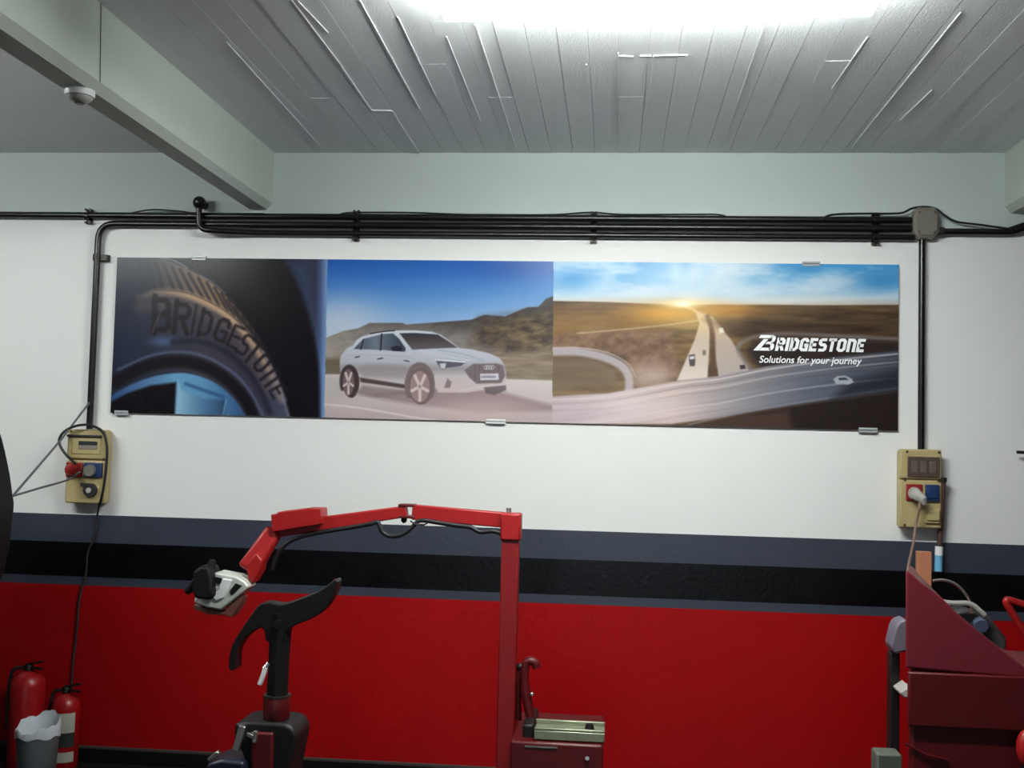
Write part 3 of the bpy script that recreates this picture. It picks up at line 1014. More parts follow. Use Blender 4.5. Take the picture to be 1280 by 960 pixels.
Z1 = row(640, 272.5).z          # top pipe
Z2 = Z1 - 0.043
Z3 = Z2 - 0.043
JX = row(1156, 280).x
JZ = row(1156, 280).z
xv = row(118, 400).x
LBOX_TOP = row(112, 534).z
c = MB().tube([(XL + 0.02, YP, row(40, 268).z), (row(90, 268).x, YP, row(90, 269).z), (row(250, 271).x, YP, Z1), (JX - 0.05, YP, Z1)], R_P * 0.95, 12)
tag(c.build('conduit_pipe', M_PIPE), 'topmost black conduit pipe running along the whole wall', 'pipe', 'wall conduits')
c = MB().tube(fillet([(xv, YP, LBOX_TOP - 0.01), (xv, YP, Z2), (JX - 0.05, YP, Z2)], 0.09), R_P * 0.95, 12)
tag(c.build('conduit_pipe', M_PIPE), 'black conduit pipe bending down to the left socket box', 'pipe', 'wall conduits')
xb = row(252, 280).x
t = thing('conduit_pipe', 'lowest black conduit pipe ending in a round black fitting near the beam', 'pipe', (xb, YP, Z3), 'wall conduits')
YC = YP - 0.042
pth = fillet([(xb, YC, Z1 + 0.045), (xb, YC, Z3 + 0.004), (xb + 0.2, YC, Z3 + 0.002)], 0.06)
pth = pth[:-1] + [Vector((xb + 0.12, YC + 0.008, Z3 + 0.001)), Vector((xb + 0.3, YP, Z3)), Vector((JX - 0.05, YP, Z3))]
MB().tube(pth, R_P * 0.85, 12).build('pipe', M_PIPE, t)
bf = MB().ball((xb, YC, Z1 + 0.062), 0.034, 18, 10)
bf.tube([(xb, YC, Z1 + 0.062), (xb, -0.001, Z1 + 0.062)], 0.022, 14)
bf.build('round_fitting', M_PIPE, t)

xr = row(1152, 430).x
RBOX_TOP = row(1150, 562).z
c = MB().tube([(xr, YP, JZ - 0.03), (xr, YP, RBOX_TOP - 0.01)], R_P * 0.9, 12)
c = c.build('conduit_pipe', M_PIPE)
tag(c, 'upright black conduit between junction box and right socket box', 'pipe', 'wall conduits')
zq = row(1230, 290).z
xq = row(1264, 290).x
t = thing('conduit_pipe', 'short black conduit from the junction box to the right edge', 'pipe', (JX, YP, zq), 'wall conduits')
MB().tube(fillet([(JX + 0.05, YP, zq), (xq, YP, zq), (xq + 0.10, YP - 0.01, zq + 0.03), (XR - 0.1, YP - 0.01, zq + 0.03)], 0.04), R_P * 0.95, 12).build('pipe', M_PIPE, t)
MB().tube([(JX + 0.058, YP, zq), (JX + 0.088, YP, zq)], R_P * 1.3, 12).build('collar', M_CLAMP, t)
MB().tube([(xq - 0.004, YP, zq + 0.004), (xq + 0.09, YP - 0.01, zq + 0.034)], [R_P * 1.25, R_P * 1.35], 12).build('elbow_sleeve', M_PIPE, t)


# clamps: a strap with a hoop and a screw for each pipe it holds
def clamp(px, zs, label, ext=0.018):
    x = row(px, 280).x
    z0, z1 = min(zs) - R_P - ext, max(zs) + R_P + ext
    t = thing('pipe_clamp', label, 'clamp', (x, 0, (z0 + z1) / 2), 'clamps on the horizontal pipes')
    MB().box((x - 0.016, -0.010, z0), (x + 0.016, -0.001, z1)).build('strap', M_CLAMP, t, bevel=0.001)
    for z in zs:
        MB().tube([(x - 0.012, YP, z), (x + 0.012, YP, z)], R_P * 1.22, 12).build('hoop', M_PIPE, t)
    for z in (z0 + 0.006, z1 - 0.006):
        for d in (-0.010, 0.012):
            MB().tube([(x + d, -0.012, z), (x + d, -0.034, z)], 0.007, 8).build('screw', M_CLAMP, t)
    return t


zl = row(109, 270).z
clamp(109, [zl], 'small pipe clamp left of the bend towards the left socket box', 0.022)
clamp(445, [Z1, Z2, Z3], 'triple pipe clamp above the tyre and car pictures')
clamp(742, [Z1, Z2, Z3], 'triple pipe clamp in the middle of the wall')
clamp(1095, [Z1, Z2, Z3], 'triple pipe clamp just left of the junction box')
zc_ = row(126, 322).z
xc_ = xv
t = thing('pipe_clamp', 'dark clamp on the upright pipe beside the banner corner', 'clamp', (xc_, 0, zc_))
MB().box((xc_ - 0.03, -0.012, zc_ - 0.018), (xc_ + 0.058, -0.001, zc_ + 0.018)).build('strap', M_CLAMP, t, bevel=0.002)
MB().tube([(xc_, YP, zc_ - 0.016), (xc_, YP, zc_ + 0.016)], R_P * 1.25, 12).build('hoop', M_CLAMP, t)
MB().box((xc_ + 0.02, -0.034, zc_ - 0.016), (xc_ + 0.056, -0.012, zc_ + 0.016)).build('lug', M_CLAMP, t, bevel=0.002)

# junction box
t = thing('junction_box', 'grey-brown rounded junction box where the black pipes meet', 'junction box', (JX, 0, JZ - 0.08))
hw, hh = 0.062, 0.078
oct_ = [(-hw, -hh * .55), (-hw * .6, -hh), (hw * .6, -hh), (hw, -hh * .55), (hw, hh * .6), (hw * .7, hh), (-hw * .7, hh), (-hw, hh * .6)]
MB().prism([(JX + a, JZ + b) for a, b in oct_], -0.064, -0.001).build('body', M_BOXGREY, t, bevel=0.01, segs=3)
MB().prism([(JX + a * .84, JZ + b * .84) for a, b in oct_], -0.072, -0.062).build('cover', M_BOXGREY, t, bevel=0.005)
for a, b in ((-.6, -.6), (.6, -.6), (.6, .62), (-.6, .62)):
    MB().tube([(JX + hw * a, -0.071, JZ + hh * b), (JX + hw * a, -0.075, JZ + hh * b)], 0.005, 8).build('screw', M_SCREW, t)

# thin cables lying on the pipes
yk = YP - 0.004


def cable(pxs, r, mat, label, y=yk, name='cable', group='cables on the wall', ys=None):
    q = [row(a, b, (ys[i] if ys else y)) for i, (a, b) in enumerate(pxs)]
    pth = [Vector(v) for v in spline([tuple(v) for v in q], 6)]
    return tag(MB().tube(pth, r, 8).build(name, mat), label, 'cable', group)


cable([(155, 269), (175, 264), (195, 262), (225, 264), (250, 266.5), (330, 267)], 0.004, M_CABLE, 'thin black cable arching over the pipe left of the round fitting')
cable([(418, 274), (430, 266.5), (470, 265.5), (520, 266), (580, 268), (660, 268.5), (700, 268), (740, 265.5), (775, 268), (860, 268), (900, 268.5), (914, 275)], 0.0045, M_CABLE, 'thin black cable lying along the top pipe')
cable([(1026, 275), (1040, 268.5), (1080, 267), (1110, 267), (1128, 266), (1140, 260.5), (1155, 258.5), (1170, 261), (1182, 270), (1196, 277), (1225, 281), (1262, 286)], 0.0055, M_CABLE, 'thin black cable looping over the top of the junction box', y=-0.05)
c = cable([(1271, 565), (1279, 565.5), (1300, 566)], 0.008, M_CABLE, 'short black pin sticking in from the right edge at mid height', y=-0.05, group=None)


# ------------------------------------------------------------------ socket boxes
def rect(cx, cz, w, h):
    return (cx - w / 2, cz - h / 2, cx + w / 2, cz + h / 2)


def wallbox(tx, tz, w, h, d0, label):
    return thing('socket_box', label, 'socket box', (tx, 0, tz - h / 2), 'socket boxes on the wall')


# right box: frame outline 1125..1178 x 560..661
yb = -0.085
A, B = row(1125, 561, yb), row(1177, 661, yb)
x0, x1, z1, z0 = A.x, B.x, A.z, B.z
t = wallbox((x0 + x1) / 2, (z0 + z1) / 2, x1 - x0, z1 - z0, 0, 'yellowed cream socket box with a brown window below the junction box')
zs = z1 - (z1 - z0) * 0.385
MB().box((x0 + 0.004, yb + 0.025, z0 + 0.004), (x1 - 0.004, -0.001, z1 - 0.004)).build('back_case', M_CREAM2, t, bevel=0.012, segs=3)
up = MB().box((x0, yb, zs + 0.003), (x1, yb + 0.035, z1)).build('upper_cover', M_CREAM, t, bevel=0.008, segs=3)
lw = MB().box((x0, yb, z0), (x1, yb + 0.035, zs - 0.003)).build('lower_cover', M_CREAM, t, bevel=0.008, segs=3)
W, Hh = x1 - x0, z1 - z0


def bp(u, v):
    """point of the box front: u right, v down, both 0..1"""
    return x0 + u * W, z1 - v * Hh


def plate(u0, v0, u1, v1, d, name, mat, par, bev=0.004, back=0.01):
    a, b = bp(u0, v0), bp(u1, v1)
    return MB().box((a[0], yb - d, a[1]), (b[0], yb + back, b[1])).build(name, mat, par, bevel=bev)


w_ = plate(.18, .095, .95, .355, 0.006, 'breaker_window', M_SMOKE, t)
for k in range(3):
    plate(.26 + .22 * k, .15, .42 + .22 * k, .30, 0.008, 'breaker', material('dim_breaker', (98, 86, 78), 0.4) if k == 0 else bpy.data.materials['dim_breaker'], w_, 0.002)
for u, v, pr_ in ((.17, .035, up), (.93, .035, up), (.12, .395, lw), (.93, .395, lw), (.12, .965, lw)):
    a = bp(u, v)
    MB().tube([(a[0], yb + 0.002, a[1]), (a[0], yb - 0.004, a[1])], 0.0065, 8).build('screw', M_SCREW, pr_)
s1 = plate(.15, .445, .53, .655, 0.012, 'red_socket', M_REDPL, t)
a = bp(.34, .55)
MB().tube([(a[0], yb - 0.010, a[1]), (a[0], yb - 0.02, a[1])], 0.03, 16).build('socket_ring', M_REDPL, s1)
s2 = plate(.60, .445, .93, .655, 0.016, 'blue_socket', M_BLUEPL, t)
plate(.64, .47, .89, .62, 0.022, 'flap', M_BLUEPL, s2)
s3 = plate(.60, .745, .95, .935, 0.014, 'cream_socket', M_CREAM2, t)
plate(.64, .77, .93, .90, 0.022, 'flap', M_CREAM2, s3)
# plug in the red socket
a, b = bp(.32, .56), bp(.50, .66)
t2 = thing('power_plug', 'pale grey plug in the red socket of the right box', 'plug', (a[0], yb - 0.03, a[1]))
MB().tube([(a[0], yb - 0.021, a[1]), (a[0] + 0.004, yb - 0.055, a[1] - 0.008), (b[0] - 0.01, yb - 0.072, b[1] + 0.012), (b[0], yb - 0.068, b[1] - 0.01)], [0.027, 0.027, 0.022, 0.012], 14).build('plug_body', M_GREYPL, t2)
MB().tube([(a[0] - 0.002, yb - 0.026, a[1]), (a[0] - 0.001, yb - 0.034, a[1])], 0.031, 14).build('plug_collar', M_GREYPL, t2)
cable([(1149.5, 628), (1149, 636), (1145, 655), (1141.5, 680), (1139, 692), (1136, 706), (1134, 722)], 0.0065, material('brown_grey_cord', (132, 104, 92), 0.6), 'brownish cord hanging from the plug of the right box', ys=[-0.15, -0.155, -0.14, -0.18, -0.3, -0.4, -0.5])
# brown pipe down the right side of the box, white and blue end below
pa, pb, pc = row(1179, 597, -0.07), row(1177.5, 640, -0.06), row(1174.5, 681, -0.04)
t = thing('drain_pipe', 'brown pipe on the right side of the right socket box with white and blue end', 'pipe', tuple(row(1173, 712, -0.04)))
MB().tube([pa, pb, pc], 0.013, 12).build('pipe', material('brown_pipe_plastic', (78, 52, 48), 0.5), t)
MB().tube([pa, pa + Vector((0, 0, -0.02))], 0.017, 12).build('pipe_cap', M_IRON, t)
pd, pe = row(1174, 683, -0.04), row(1173.6, 694, -0.04)
pf = row(1173, 714, -0.04)
MB().tube([pd, pe], 0.019, 12).build('white_sleeve', M_WHITEPL, t)
MB().tube([pe, pf], 0.0185, 12).build('blue_sleeve', M_BLUEHOSE, t)

# left box: 81..133 x 534..631, seen a little from its right side
yb = -0.075
A, B = row(82, 536, yb), row(131, 630, yb)
x0, x1, z1, z0 = A.x + 0.012, B.x, A.z, B.z
W, Hh = x1 - x0, z1 - z0
t = wallbox((x0 + x1) / 2, (z0 + z1) / 2, W, Hh, 0, 'yellowed cream socket box with tangled black cable left of the banner')
zs = z1 - Hh * 0.41
MB().box((x0 + 0.004, yb + 0.02, z0 + 0.004), (x1 - 0.006, -0.001, z1 - 0.004)).build('back_case', M_CREAM2, t, bevel=0.012, segs=3)
up = MB().box((x0, yb, zs + 0.003), (x1, yb + 0.03, z1)).build('upper_cover', M_CREAM, t, bevel=0.008, segs=3)
lw = MB().box((x0, yb, z0), (x1, yb + 0.03, zs - 0.003)).build('lower_cover', M_CREAM, t, bevel=0.008, segs=3)
w_ = plate(.12, .12, .84, .34, 0.004, 'breaker_window', M_CREAM2, t)
plate(.30, .16, .76, .215, 0.009, 'breaker', M_DARKPL, w_, 0.002)
plate(.30, .215, .76, .27, 0.007, 'breaker', material('breaker_grey', (136, 126, 118), 0.4), w_, 0.002)
plate(.0, .075, .86, .105, 0.012, 'handle_bar', M_DARKPL, t, 0.003)
for u, v, pr_ in ((.09, .03, up), (.91, .03, up), (.09, .40, up), (.93, .40, up)):
    a = bp(u, v)
    MB().tube([(a[0], yb + 0.002, a[1]), (a[0], yb - 0.004, a[1])], 0.006, 8).build('screw', M_SCREW, pr_)
s1 = plate(.02, .45, .42, .645, 0.012, 'red_socket', M_REDPL, t)
s2 = plate(.46, .45, .90, .645, 0.014, 'blue_socket', M_BLUEPL, t)
a = bp(.64, .555)
MB().tube([(a[0], yb - 0.012, a[1]), (a[0], yb - 0.034, a[1])], [0.032, 0.029], 16).build('socket_ring', M_BOXGREY, s2)
a = bp(.64, .82)
s3 = MB().tube([(a[0], yb + 0.005, a[1]), (a[0], yb - 0.022, a[1])], [0.038, 0.033], 18).build('round_socket', M_DARKPL, t)
MB().tube([(a[0], yb - 0.02, a[1]), (a[0], yb - 0.028, a[1])], 0.014, 12).build('socket_core', M_GREYPL, s3)
b = bp(.42, .75)
MB().bar((b[0], yb - 0.012, b[1]), (a[0], yb - 0.02, a[1] + 0.025), 0.012, 0.02).build('socket_lever', M_DARKPL, s3)
# its plug and cables
a = bp(.20, .55)
t2 = thing('power_plug', 'dark red plug in the red socket of the left box', 'plug', (a[0], yb - 0.03, a[1]))
MB().tube([(a[0], yb - 0.012, a[1]), (a[0] + 0.01, yb - 0.05, a[1] + 0.004), (a[0] + 0.03, yb - 0.06, a[1] + 0.022)], [0.034, 0.030, 0.014], 14).build('plug_body', M_REDPL, t2)
MB().tube([(a[0] - 0.001, yb - 0.013, a[1]), (a[0], yb - 0.022, a[1])], 0.038, 14).build('plug_collar', M_REDPL, t2)
yl = yb - 0.03
cable([(95, 580), (84, 570), (76, 559), (74, 551), (77, 543), (84, 537), (95, 532.5), (108, 531), (120, 534), (129, 541), (133.5, 556), (133.5, 575), (131, 600), (127, 622), (124, 632)], 0.007, M_CABLE,
      'thick black cable looped around the left socket box', ys=[-0.13, -0.14, -0.13, -0.12, -0.12, -0.11, -0.11, -0.10, -0.10, -0.10, -0.095, -0.095, -0.095, -0.09, -0.06])
cable([(124, 631), (121.5, 645), (118, 672), (110, 690), (107, 720), (100, 745), (96, 790), (90, 850), (90, 930)], 0.0055, material('dim_cord', (44, 38, 40), 0.6), 'dark cord hanging from the left box down the stripes', ys=[-0.05, -0.02, -0.012, -0.012, -0.012, -0.012, -0.012, -0.012, -0.03])

# ------------------------------------------------------------------ black guard at the left edge and the cables tied to it
yg = -1.15
t = thing('machine_guard', 'black curved machine guard cut by the left edge of the picture', 'machine guard', (P(-120, 900, yg).x, yg, 0))
outl = [(19, 640), (17.5, 615), (12, 580), (0, 534), (-22, 490), (-60, 450), (-110, 428), (-170, 430), (-225, 460), (-262, 510), (-282, 570), (-288, 640), (-280, 710), (-255, 770), (-200, 815), (-130, 830), (-60, 815), (-18, 770), (8, 710)]
o2 = [tuple(q) for q in spline(pts2(outl, yg + 0.14), 3, True)]
MB().prism(o2, yg - 0.05, yg + 0.14).build('guard_shell', M_TYRE, t, bevel=0.02, segs=3)
cx_ = P(-134, 640, yg).x
cz_ = P(-134, 640, yg).z
MB().tube([(cx_, yg - 0.08, cz_), (cx_, yg + 0.2, cz_)], 0.09, 20).build('hub', M_IRON, t, bevel=0.006)
MB().box((cx_ - 0.16, yg - 0.02, 0), (cx_ + 0.16, yg + 0.12, cz_ - 0.45)).build('pedestal', M_IRON, t, bevel=0.02)
MB().box((cx_ - 0.32, yg - 0.30, 0), (cx_ + 0.32, yg + 0.36, 0.05)).build('base_plate', M_IRON, t, bevel=0.01)

ge = P(16, 620, yg + 0.12)
y2 = -0.14
q1 = P(112, 503, -0.06)
q2 = P(76, 550, -0.13)
tag(MB().tube([ge, q2, q1], 0.0055, 8).build('cable', M_GCABLE), 'grey cable stretched from the black guard up past the left socket box', 'cable', 'cables on the wall')
pth = spline([tuple(ge), tuple(P(50, 610, -0.6)), tuple(P(84, 600, -0.15)), tuple(P(100, 590, -0.135))], 6)
tag(MB().tube(pth, 0.0055, 8).build('cable', M_GCABLE), 'grey cable from the black guard to the sockets of the left box', 'cable', 'cables on the wall')

# ------------------------------------------------------------------ detector and wire on the left beam
dpt = PZ(100, 113, ZB)
t = thing('motion_detector', 'small pale detector under the left ceiling beam', 'detector', (dpt.x, dpt.y, ZB - 0.04))
dx_ = bx0 + 0.05
MB().lathe((dpt.x, dpt.y, ZB - 0.022), [(0.048, 0), (0.05, 0.006), (0.05, 0.022)], 24).build('base', M_WHITEPL, t)
MB().lathe((dpt.x, dpt.y, ZB - 0.045), [(0.018, 0), (0.032, 0.006), (0.042, 0.016), (0.043, 0.024)], 24).build('dome', M_GREYPL, t)
MB().lathe((dpt.x, dpt.y, ZB - 0.048), [(0.014, 0), (0.02, 0.006)], 16).build('lens', M_DARKPL, t)
wy = dpt.y
tag(MB().tube([(bx1 + 0.002, wy, ZB + 0.03), (bx1 + 0.002, wy - 0.02, ZC)], 0.0016, 6).build('wire', M_GCABLE), 'thin wire running up the left beam above the detector', 'wire')

# ------------------------------------------------------------------ red tyre changer arm
ya = -1.0
base_x = P(633, 900, ya).x
t = thing('tyre_changer', 'red tyre changer with a tall post and a jointed swing arm', 'tyre changer', (base_x, ya, 0))
pt = P(639, 672, ya)
pw = 0.072
MB().box((base_x - pw / 2, ya - pw / 2, 0.10), (base_x + pw / 2, ya + pw / 2, P(639, 644, ya).z)).build('post', M_POST, t, bevel=0.006)
sl = MB().box((pt.x - 0.042, ya - 0.046, P(640, 675, ya).z), (pt.x + 0.041, ya + 0.046, P(640, 641, ya).z)).build('pivot_sleeve', M_MACHRED, t, bevel=0.008)
MB().tube([P(636, 641, ya), P(636, 635, ya)], 0.011, 10).build('pivot_pin', M_STEEL, sl)
# inner arm
p, q = P(632, 650, ya), P(516, 640, ya)
a1 = MB().bar(p, q, 0.05, 0.062, up=(0, 1, 0)).build('inner_arm', M_MACHRED, t, bevel=0.005)
# hinge fork
fk = MB()
p2, q2 = P(520, 631.8, ya), P(499, 631.5, ya)
fk.bar(p2, q2, 0.052, 0.012)
p2, q2 = P(520, 646.3, ya), P(500, 645.5, ya)
fk.bar(p2, q2, 0.052, 0.012)
fk.build('hinge_fork', M_MACHRED2, t, bevel=0.003)
MB().tube([P(505, 629.5, ya), P(505, 650, ya)], 0.010, 10).build('hinge_pin', M_IRON, t)
MB().ball(P(505, 650, ya), 0.013, 10, 6).build('hinge_nut', M_IRON, t)
# outer arm
p, q = P(509, 639, ya), P(349, 662, ya)
MB().bar(p, q, 0.046, 0.047, h2=0.062).build('outer_arm', M_MACHRED, t, bevel=0.005)
# box on the outer arm
poly_ = [(343.5, 642), (351, 641), (352, 639), (390, 634.6), (405, 635), (406, 654), (345, 664)]
bxo = MB().prism(pts2(poly_, ya), ya - 0.055, ya + 0.055).build('arm_box', M_MACHRED, t, bevel=0.004)
MB().prism(pts2([(351, 640.2), (391, 634.2), (391, 635.4), (351, 641.6)], ya), ya - 0.045, ya + 0.045).build('box_lid', M_IRON, bxo)
# drop arm
p, q = P(344, 662, ya), P(310, 714, ya - 0.05)
MB().bar(p, q, 0.062, 0.070, w2=0.066, h2=0.094).build('drop_arm', M_MACHRED, t, bevel=0.016, segs=3)
fl = MB().prism(pts2([(311, 705), (324, 690), (331, 699), (329, 712), (320, 728), (314, 722)], ya - 0.05), ya - 0.09, ya - 0.01)
fl.build('flange', M_MACHRED, t, bevel=0.006)
# tool head: pale casting, dark motor, red-grey shoe
yh = ya - 0.08
hd = MB().prism(pts2([(273, 713.5), (300, 718.5), (311, 725), (316, 732), (299, 746), (281, 761), (262, 757), (247.5, 751), (249, 744), (268, 741)], yh), yh - 0.05, yh + 0.06).build('head_casting', M_ALU, t, bevel=0.008)
MB().prism(pts2([(284, 721), (296, 723), (286, 745), (276, 749), (270, 742), (279, 734)], yh), yh - 0.058, yh - 0.04).build('casting_rib', M_WHITEPL, hd, bevel=0.004)
MB().prism(pts2([(272, 719), (280, 720), (288, 723), (286, 728), (274, 727)], yh), yh - 0.056, yh - 0.04).build('casting_slot', M_IRON, hd, bevel=0.002)
MB().prism(pts2([(300, 727), (308, 730), (300, 738), (294, 742), (293, 736)], yh), yh - 0.056, yh - 0.04).build('casting_slot', M_IRON, hd, bevel=0.002)
mo = MB().prism(pts2([(248, 712), (258, 705), (267, 707), (271, 718), (272, 735), (274, 742), (268, 748), (250, 746), (246, 735)], yh - 0.03), yh - 0.09, yh + 0.03).build('motor', M_TYRE, t, bevel=0.012)
MB().tube([P(266, 700, yh - 0.03), P(262, 718, yh - 0.03)], [0.012, 0.028], 12).build('motor_cap', M_TYRE, mo)
MB().tube([P(233, 740, yh - 0.03), P(252, 724, yh - 0.03)], [0.014, 0.03], 12).build('motor_spout', M_TYRE, mo)
MB().prism(pts2([(246, 754), (264, 760), (282, 764), (300, 746), (305, 745), (303, 754), (292, 771), (286, 768), (262, 767), (245, 760)], yh), yh - 0.03, yh + 0.05).build('head_shoe', material('red_grey_shoe', (112, 70, 60), 0.5, noise=0.3, nscale=40), t, bevel=0.004)
# hose under the arm
hs = [(633, 676), (628, 668), (616, 664), (600, 665), (588, 659), (572, 657), (552, 654), (534, 651), (524, 651), (517, 657), (508, 665), (498, 669.5), (487, 670), (478, 665), (474, 656), (471, 652.5), (462, 655), (440, 659), (415, 663), (392, 667), (370, 673), (355, 682), (345, 696), (340, 712)]
hp = [Vector(v) for v in spline([tuple(P(a, b, ya - 0.025)) for a, b in hs], 5)]
MB().tube(hp, 0.0095, 10).build('air_hose', M_CABLE, t)
MB().tube([P(513, 651, ya - 0.03), P(519, 655.5, ya - 0.035), P(530, 656, ya - 0.04), P(534, 654, ya - 0.03)], 0.004, 6).build('cable_tie', M_CABLE, t)
# lever beside the post
yl = ya + 0.02
lv = MB().tube([P(648, 900, yl), P(648, 845, yl), P(650, 836, yl)], 0.013, 12).build('lever', M_MACHRED2, t)
MB().ball(P(650, 834, yl), 0.017, 12, 8).build('knob', M_IRON, lv)
yl = ya - 0.03
h = [Vector(v) for v in spline([tuple(P(a, b, yl)) for a, b in ((664, 902), (661, 885), (657, 865), (656, 842), (658, 829), (663, 826), (669, 829), (671, 835))], 5)]
lv = MB().tube(h, [0.020] * 12 + [0.017] * (len(h) - 12), 12).build('hooked_lever', M_MACHRED2, t)
MB().ball(P(665, 868, yl - 0.02), 0.009, 10, 6).build('lever_pin', M_STEEL, lv)
# cabinet with steel tray on top
c0, c1 = P(652, 925, ya - 0.2), P(754, 927, ya - 0.2)
cab = MB().box((base_x + pw / 2 + 0.002, ya - 0.22, 0.02), (c1.x, ya + 0.25, c0.z)).build('cabinet', M_MACHRED2, t, bevel=0.01)
MB().box((c0.x + 0.015, ya - 0.224, c0.z - 0.02), (c0.x + 0.14, ya - 0.218, c0.z - 0.014)).build('cabinet_seam', M_STEEL, cab)
MB().tube([P(734, 948, ya - 0.22), P(734, 948, ya - 0.228)], 0.008, 8).build('cabinet_screw', M_STEEL, cab)
tr0, tr1 = P(668, 903, ya - 0.2), P(756, 912, ya - 0.2)
tr = MB().box((tr0.x, ya - 0.20, c0.z + 0.004), (tr1.x, ya - 0.08, c0.z + 0.040)).build('tray', M_TRAY, t, bevel=0.004)
MB().box((tr0.x, ya - 0.20, c0.z + 0.040), (tr1.x, ya - 0.185, c0.z + 0.050)).build('tray_rim', M_TRAY, tr, bevel=0.003)
MB().box((tr0.x, ya - 0.095, c0.z + 0.040), (tr1.x, ya - 0.08, c0.z + 0.056)).build('tray_rim', M_TRAY, tr, bevel=0.003)
MB().tube([(tr1.x - 0.06, ya - 0.14, c0.z + 0.038), (tr1.x - 0.06, ya - 0.14, c0.z + 0.060)], [0.02, 0.014], 14).build('tray_knob', M_IRON, tr)
MB().box((c0.x, ya - 0.16, c0.z - 0.01), (tr0.x - 0.004, ya + 0.12, c0.z + 0.05)).build('valve_block', M_IRON, t, bevel=0.01)
MB().box((base_x - 0.35, ya - 0.35, 0), (c1.x + 0.05, ya + 0.35, 0.10)).build('base', M_MACHRED2, t, bevel=0.012)

# ------------------------------------------------------------------ dark mounting column with a beaked head
yc = -1.45
cb = P(346, 880, yc)
t = thing('mounting_column', 'dark iron mounting column with a curved beak head before the red wall', 'column', (cb.x, yc, 0))
ct = P(352, 765, yc)
MB().tube([(cb.x, yc, cb.z), (cb.x + 0.002, yc, P(349, 830, yc).z), (ct.x, yc, ct.z)], [0.041, 0.039, 0.043], 20).build('shaft', M_IRON, t)
beak = [(421, 723.5), (424.5, 727), (421, 741), (409, 760), (392, 772), (374, 779), (361, 788), (359, 800), (337, 800), (334, 788), (330, 783), (318, 789), (307, 799), (300, 812), (298.5, 828), (298, 834), (294, 836), (290, 834), (290, 826), (292, 810), (299, 795), (310, 778), (321, 762), (328, 754), (338, 751.5), (352, 754), (364, 752), (380, 746), (398, 739), (411, 731)]
bk = MB().prism([tuple(v) for v in spline(pts2(beak, yc), 3, True)], yc - 0.035, yc + 0.035).build('beak_head', M_IRON, t, bevel=0.012, segs=3)
MB().tube([(ct.x, yc - 0.036, P(352, 778, yc).z), (ct.x, yc - 0.05, P(352, 778, yc).z)], 0.018, 6).build('head_bolt', M_IRON, bk)
MB().ball(P(420, 728, yc), 0.014, 10, 6, (1, 1.6, 1)).build('beak_tip', M_MACHRED2, bk)
MB().tube([P(336, 829, yc - 0.05), P(331, 836, yc - 0.055)], [0.008, 0.012], 10).build('handle_root', M_STEEL, t)
MB().bar(P(332.5, 834, yc - 0.055), P(324.5, 856, yc - 0.06), 0.02, 0.016).build('handle', M_WHITEPL, t, bevel=0.003)
k0, k1 = P(345, 869, yc), P(345, 898, yc)
co_ = MB().lathe((cb.x, yc, k1.z), [(0.046, 0), (0.050, 0.008), (0.050, k0.z - k1.z - 0.008), (0.046, k0.z - k1.z)], 24).build('collar', M_MACHRED2, t)
MB().lathe((cb.x, yc, k0.z - 0.004), [(0.051, 0), (0.051, 0.008)], 24).build('collar_ring', M_CLAMP, co_)
# clamp jaw block below the collar
bz1 = P(340, 896, yc).z
bb = MB().prism(pts2([(301, 899), (318, 896), (362, 899), (371, 903), (378, 914), (374, 935), (368, 965), (366, 1000), (318, 1000), (312, 940), (300, 915)], yc), yc - 0.07, yc + 0.12)
bb.build('jaw_block', M_IRON, t, bevel=0.012)
MB().prism(pts2([(322, 908), (350, 909), (348, 1000), (324, 1000)], yc), yc - 0.085, yc - 0.05).build('jaw_plate', M_MACHRED2, t, bevel=0.008)
MB().bar(P(304, 907, yc - 0.08), P(295, 938, yc - 0.09), 0.03, 0.024).build('slide_rail', M_STEEL, t, bevel=0.003)
MB().bar(P(309, 917, yc - 0.09), P(321, 922, yc - 0.09), 0.02, 0.014).build('tap_arm', M_STEEL, t, bevel=0.003)
MB().bar(P(320, 913, yc - 0.09), P(318, 928, yc - 0.09), 0.02, 0.014).build('tap_head', M_STEEL, t, bevel=0.003)
MB().bar(P(274, 940, yc - 0.1), P(261, 950, yc - 0.1), 0.02, 0.016).build('pedal_tip', M_STEEL, t, bevel=0.003)
MB().prism(pts2([(272, 944), (290, 938), (318, 941), (322, 1000), (270, 1000)], yc), yc - 0.12, yc + 0.05).build('side_unit', material('blue_black_casting', (24, 30, 48), 0.4), t, bevel=0.012)
MB().box((cb.x - 0.30, yc - 0.25, 0.0), (cb.x + 0.25, yc + 0.30, P(340, 995, yc).z)).build('machine_base', M_MACHRED2, t, bevel=0.012)

# ------------------------------------------------------------------ right: maroon balancer
ym = -1.25
t = thing('wheel_balancer', 'maroon wheel balancer with a sloping hood in the lower right corner', 'wheel balancer', (P(1230, 900, ym).x, ym, 0))
hood = [(1132, 713), (1139, 717), (1151, 728), (1178, 748), (1197, 767), (1222, 788), (1255, 814), (1282, 834), (1320, 845), (1400, 850), (1400, 860), (1280, 848), (1132, 835)]
hq = pts2(hood, ym - 0.10)
hm = MB()
nh = len(hq)
xl_ = hq[0][0]
rear = [(x + 0.15 * max(0, 1 - (x - xl_) / 0.5), z - 0.03 if z > hq[-1][1] + 0.1 else z) for x, z in hq]
hv = [(x, ym - 0.10, z) for x, z in hq] + [(x, ym + 0.40, z) for x, z in rear]
hm.add(hv, [tuple(range(nh)), tuple(range(2 * nh - 1, nh - 1, -1))] + [(i, i + nh, (i + 1) % nh + nh, (i + 1) % nh) for i in range(nh)])
hm.build('hood', M_MAROON, t, bevel=0.03, segs=5)
zb_ = P(1132, 837, ym - 0.1).z
x_l = P(1136, 900, ym - 0.1).x
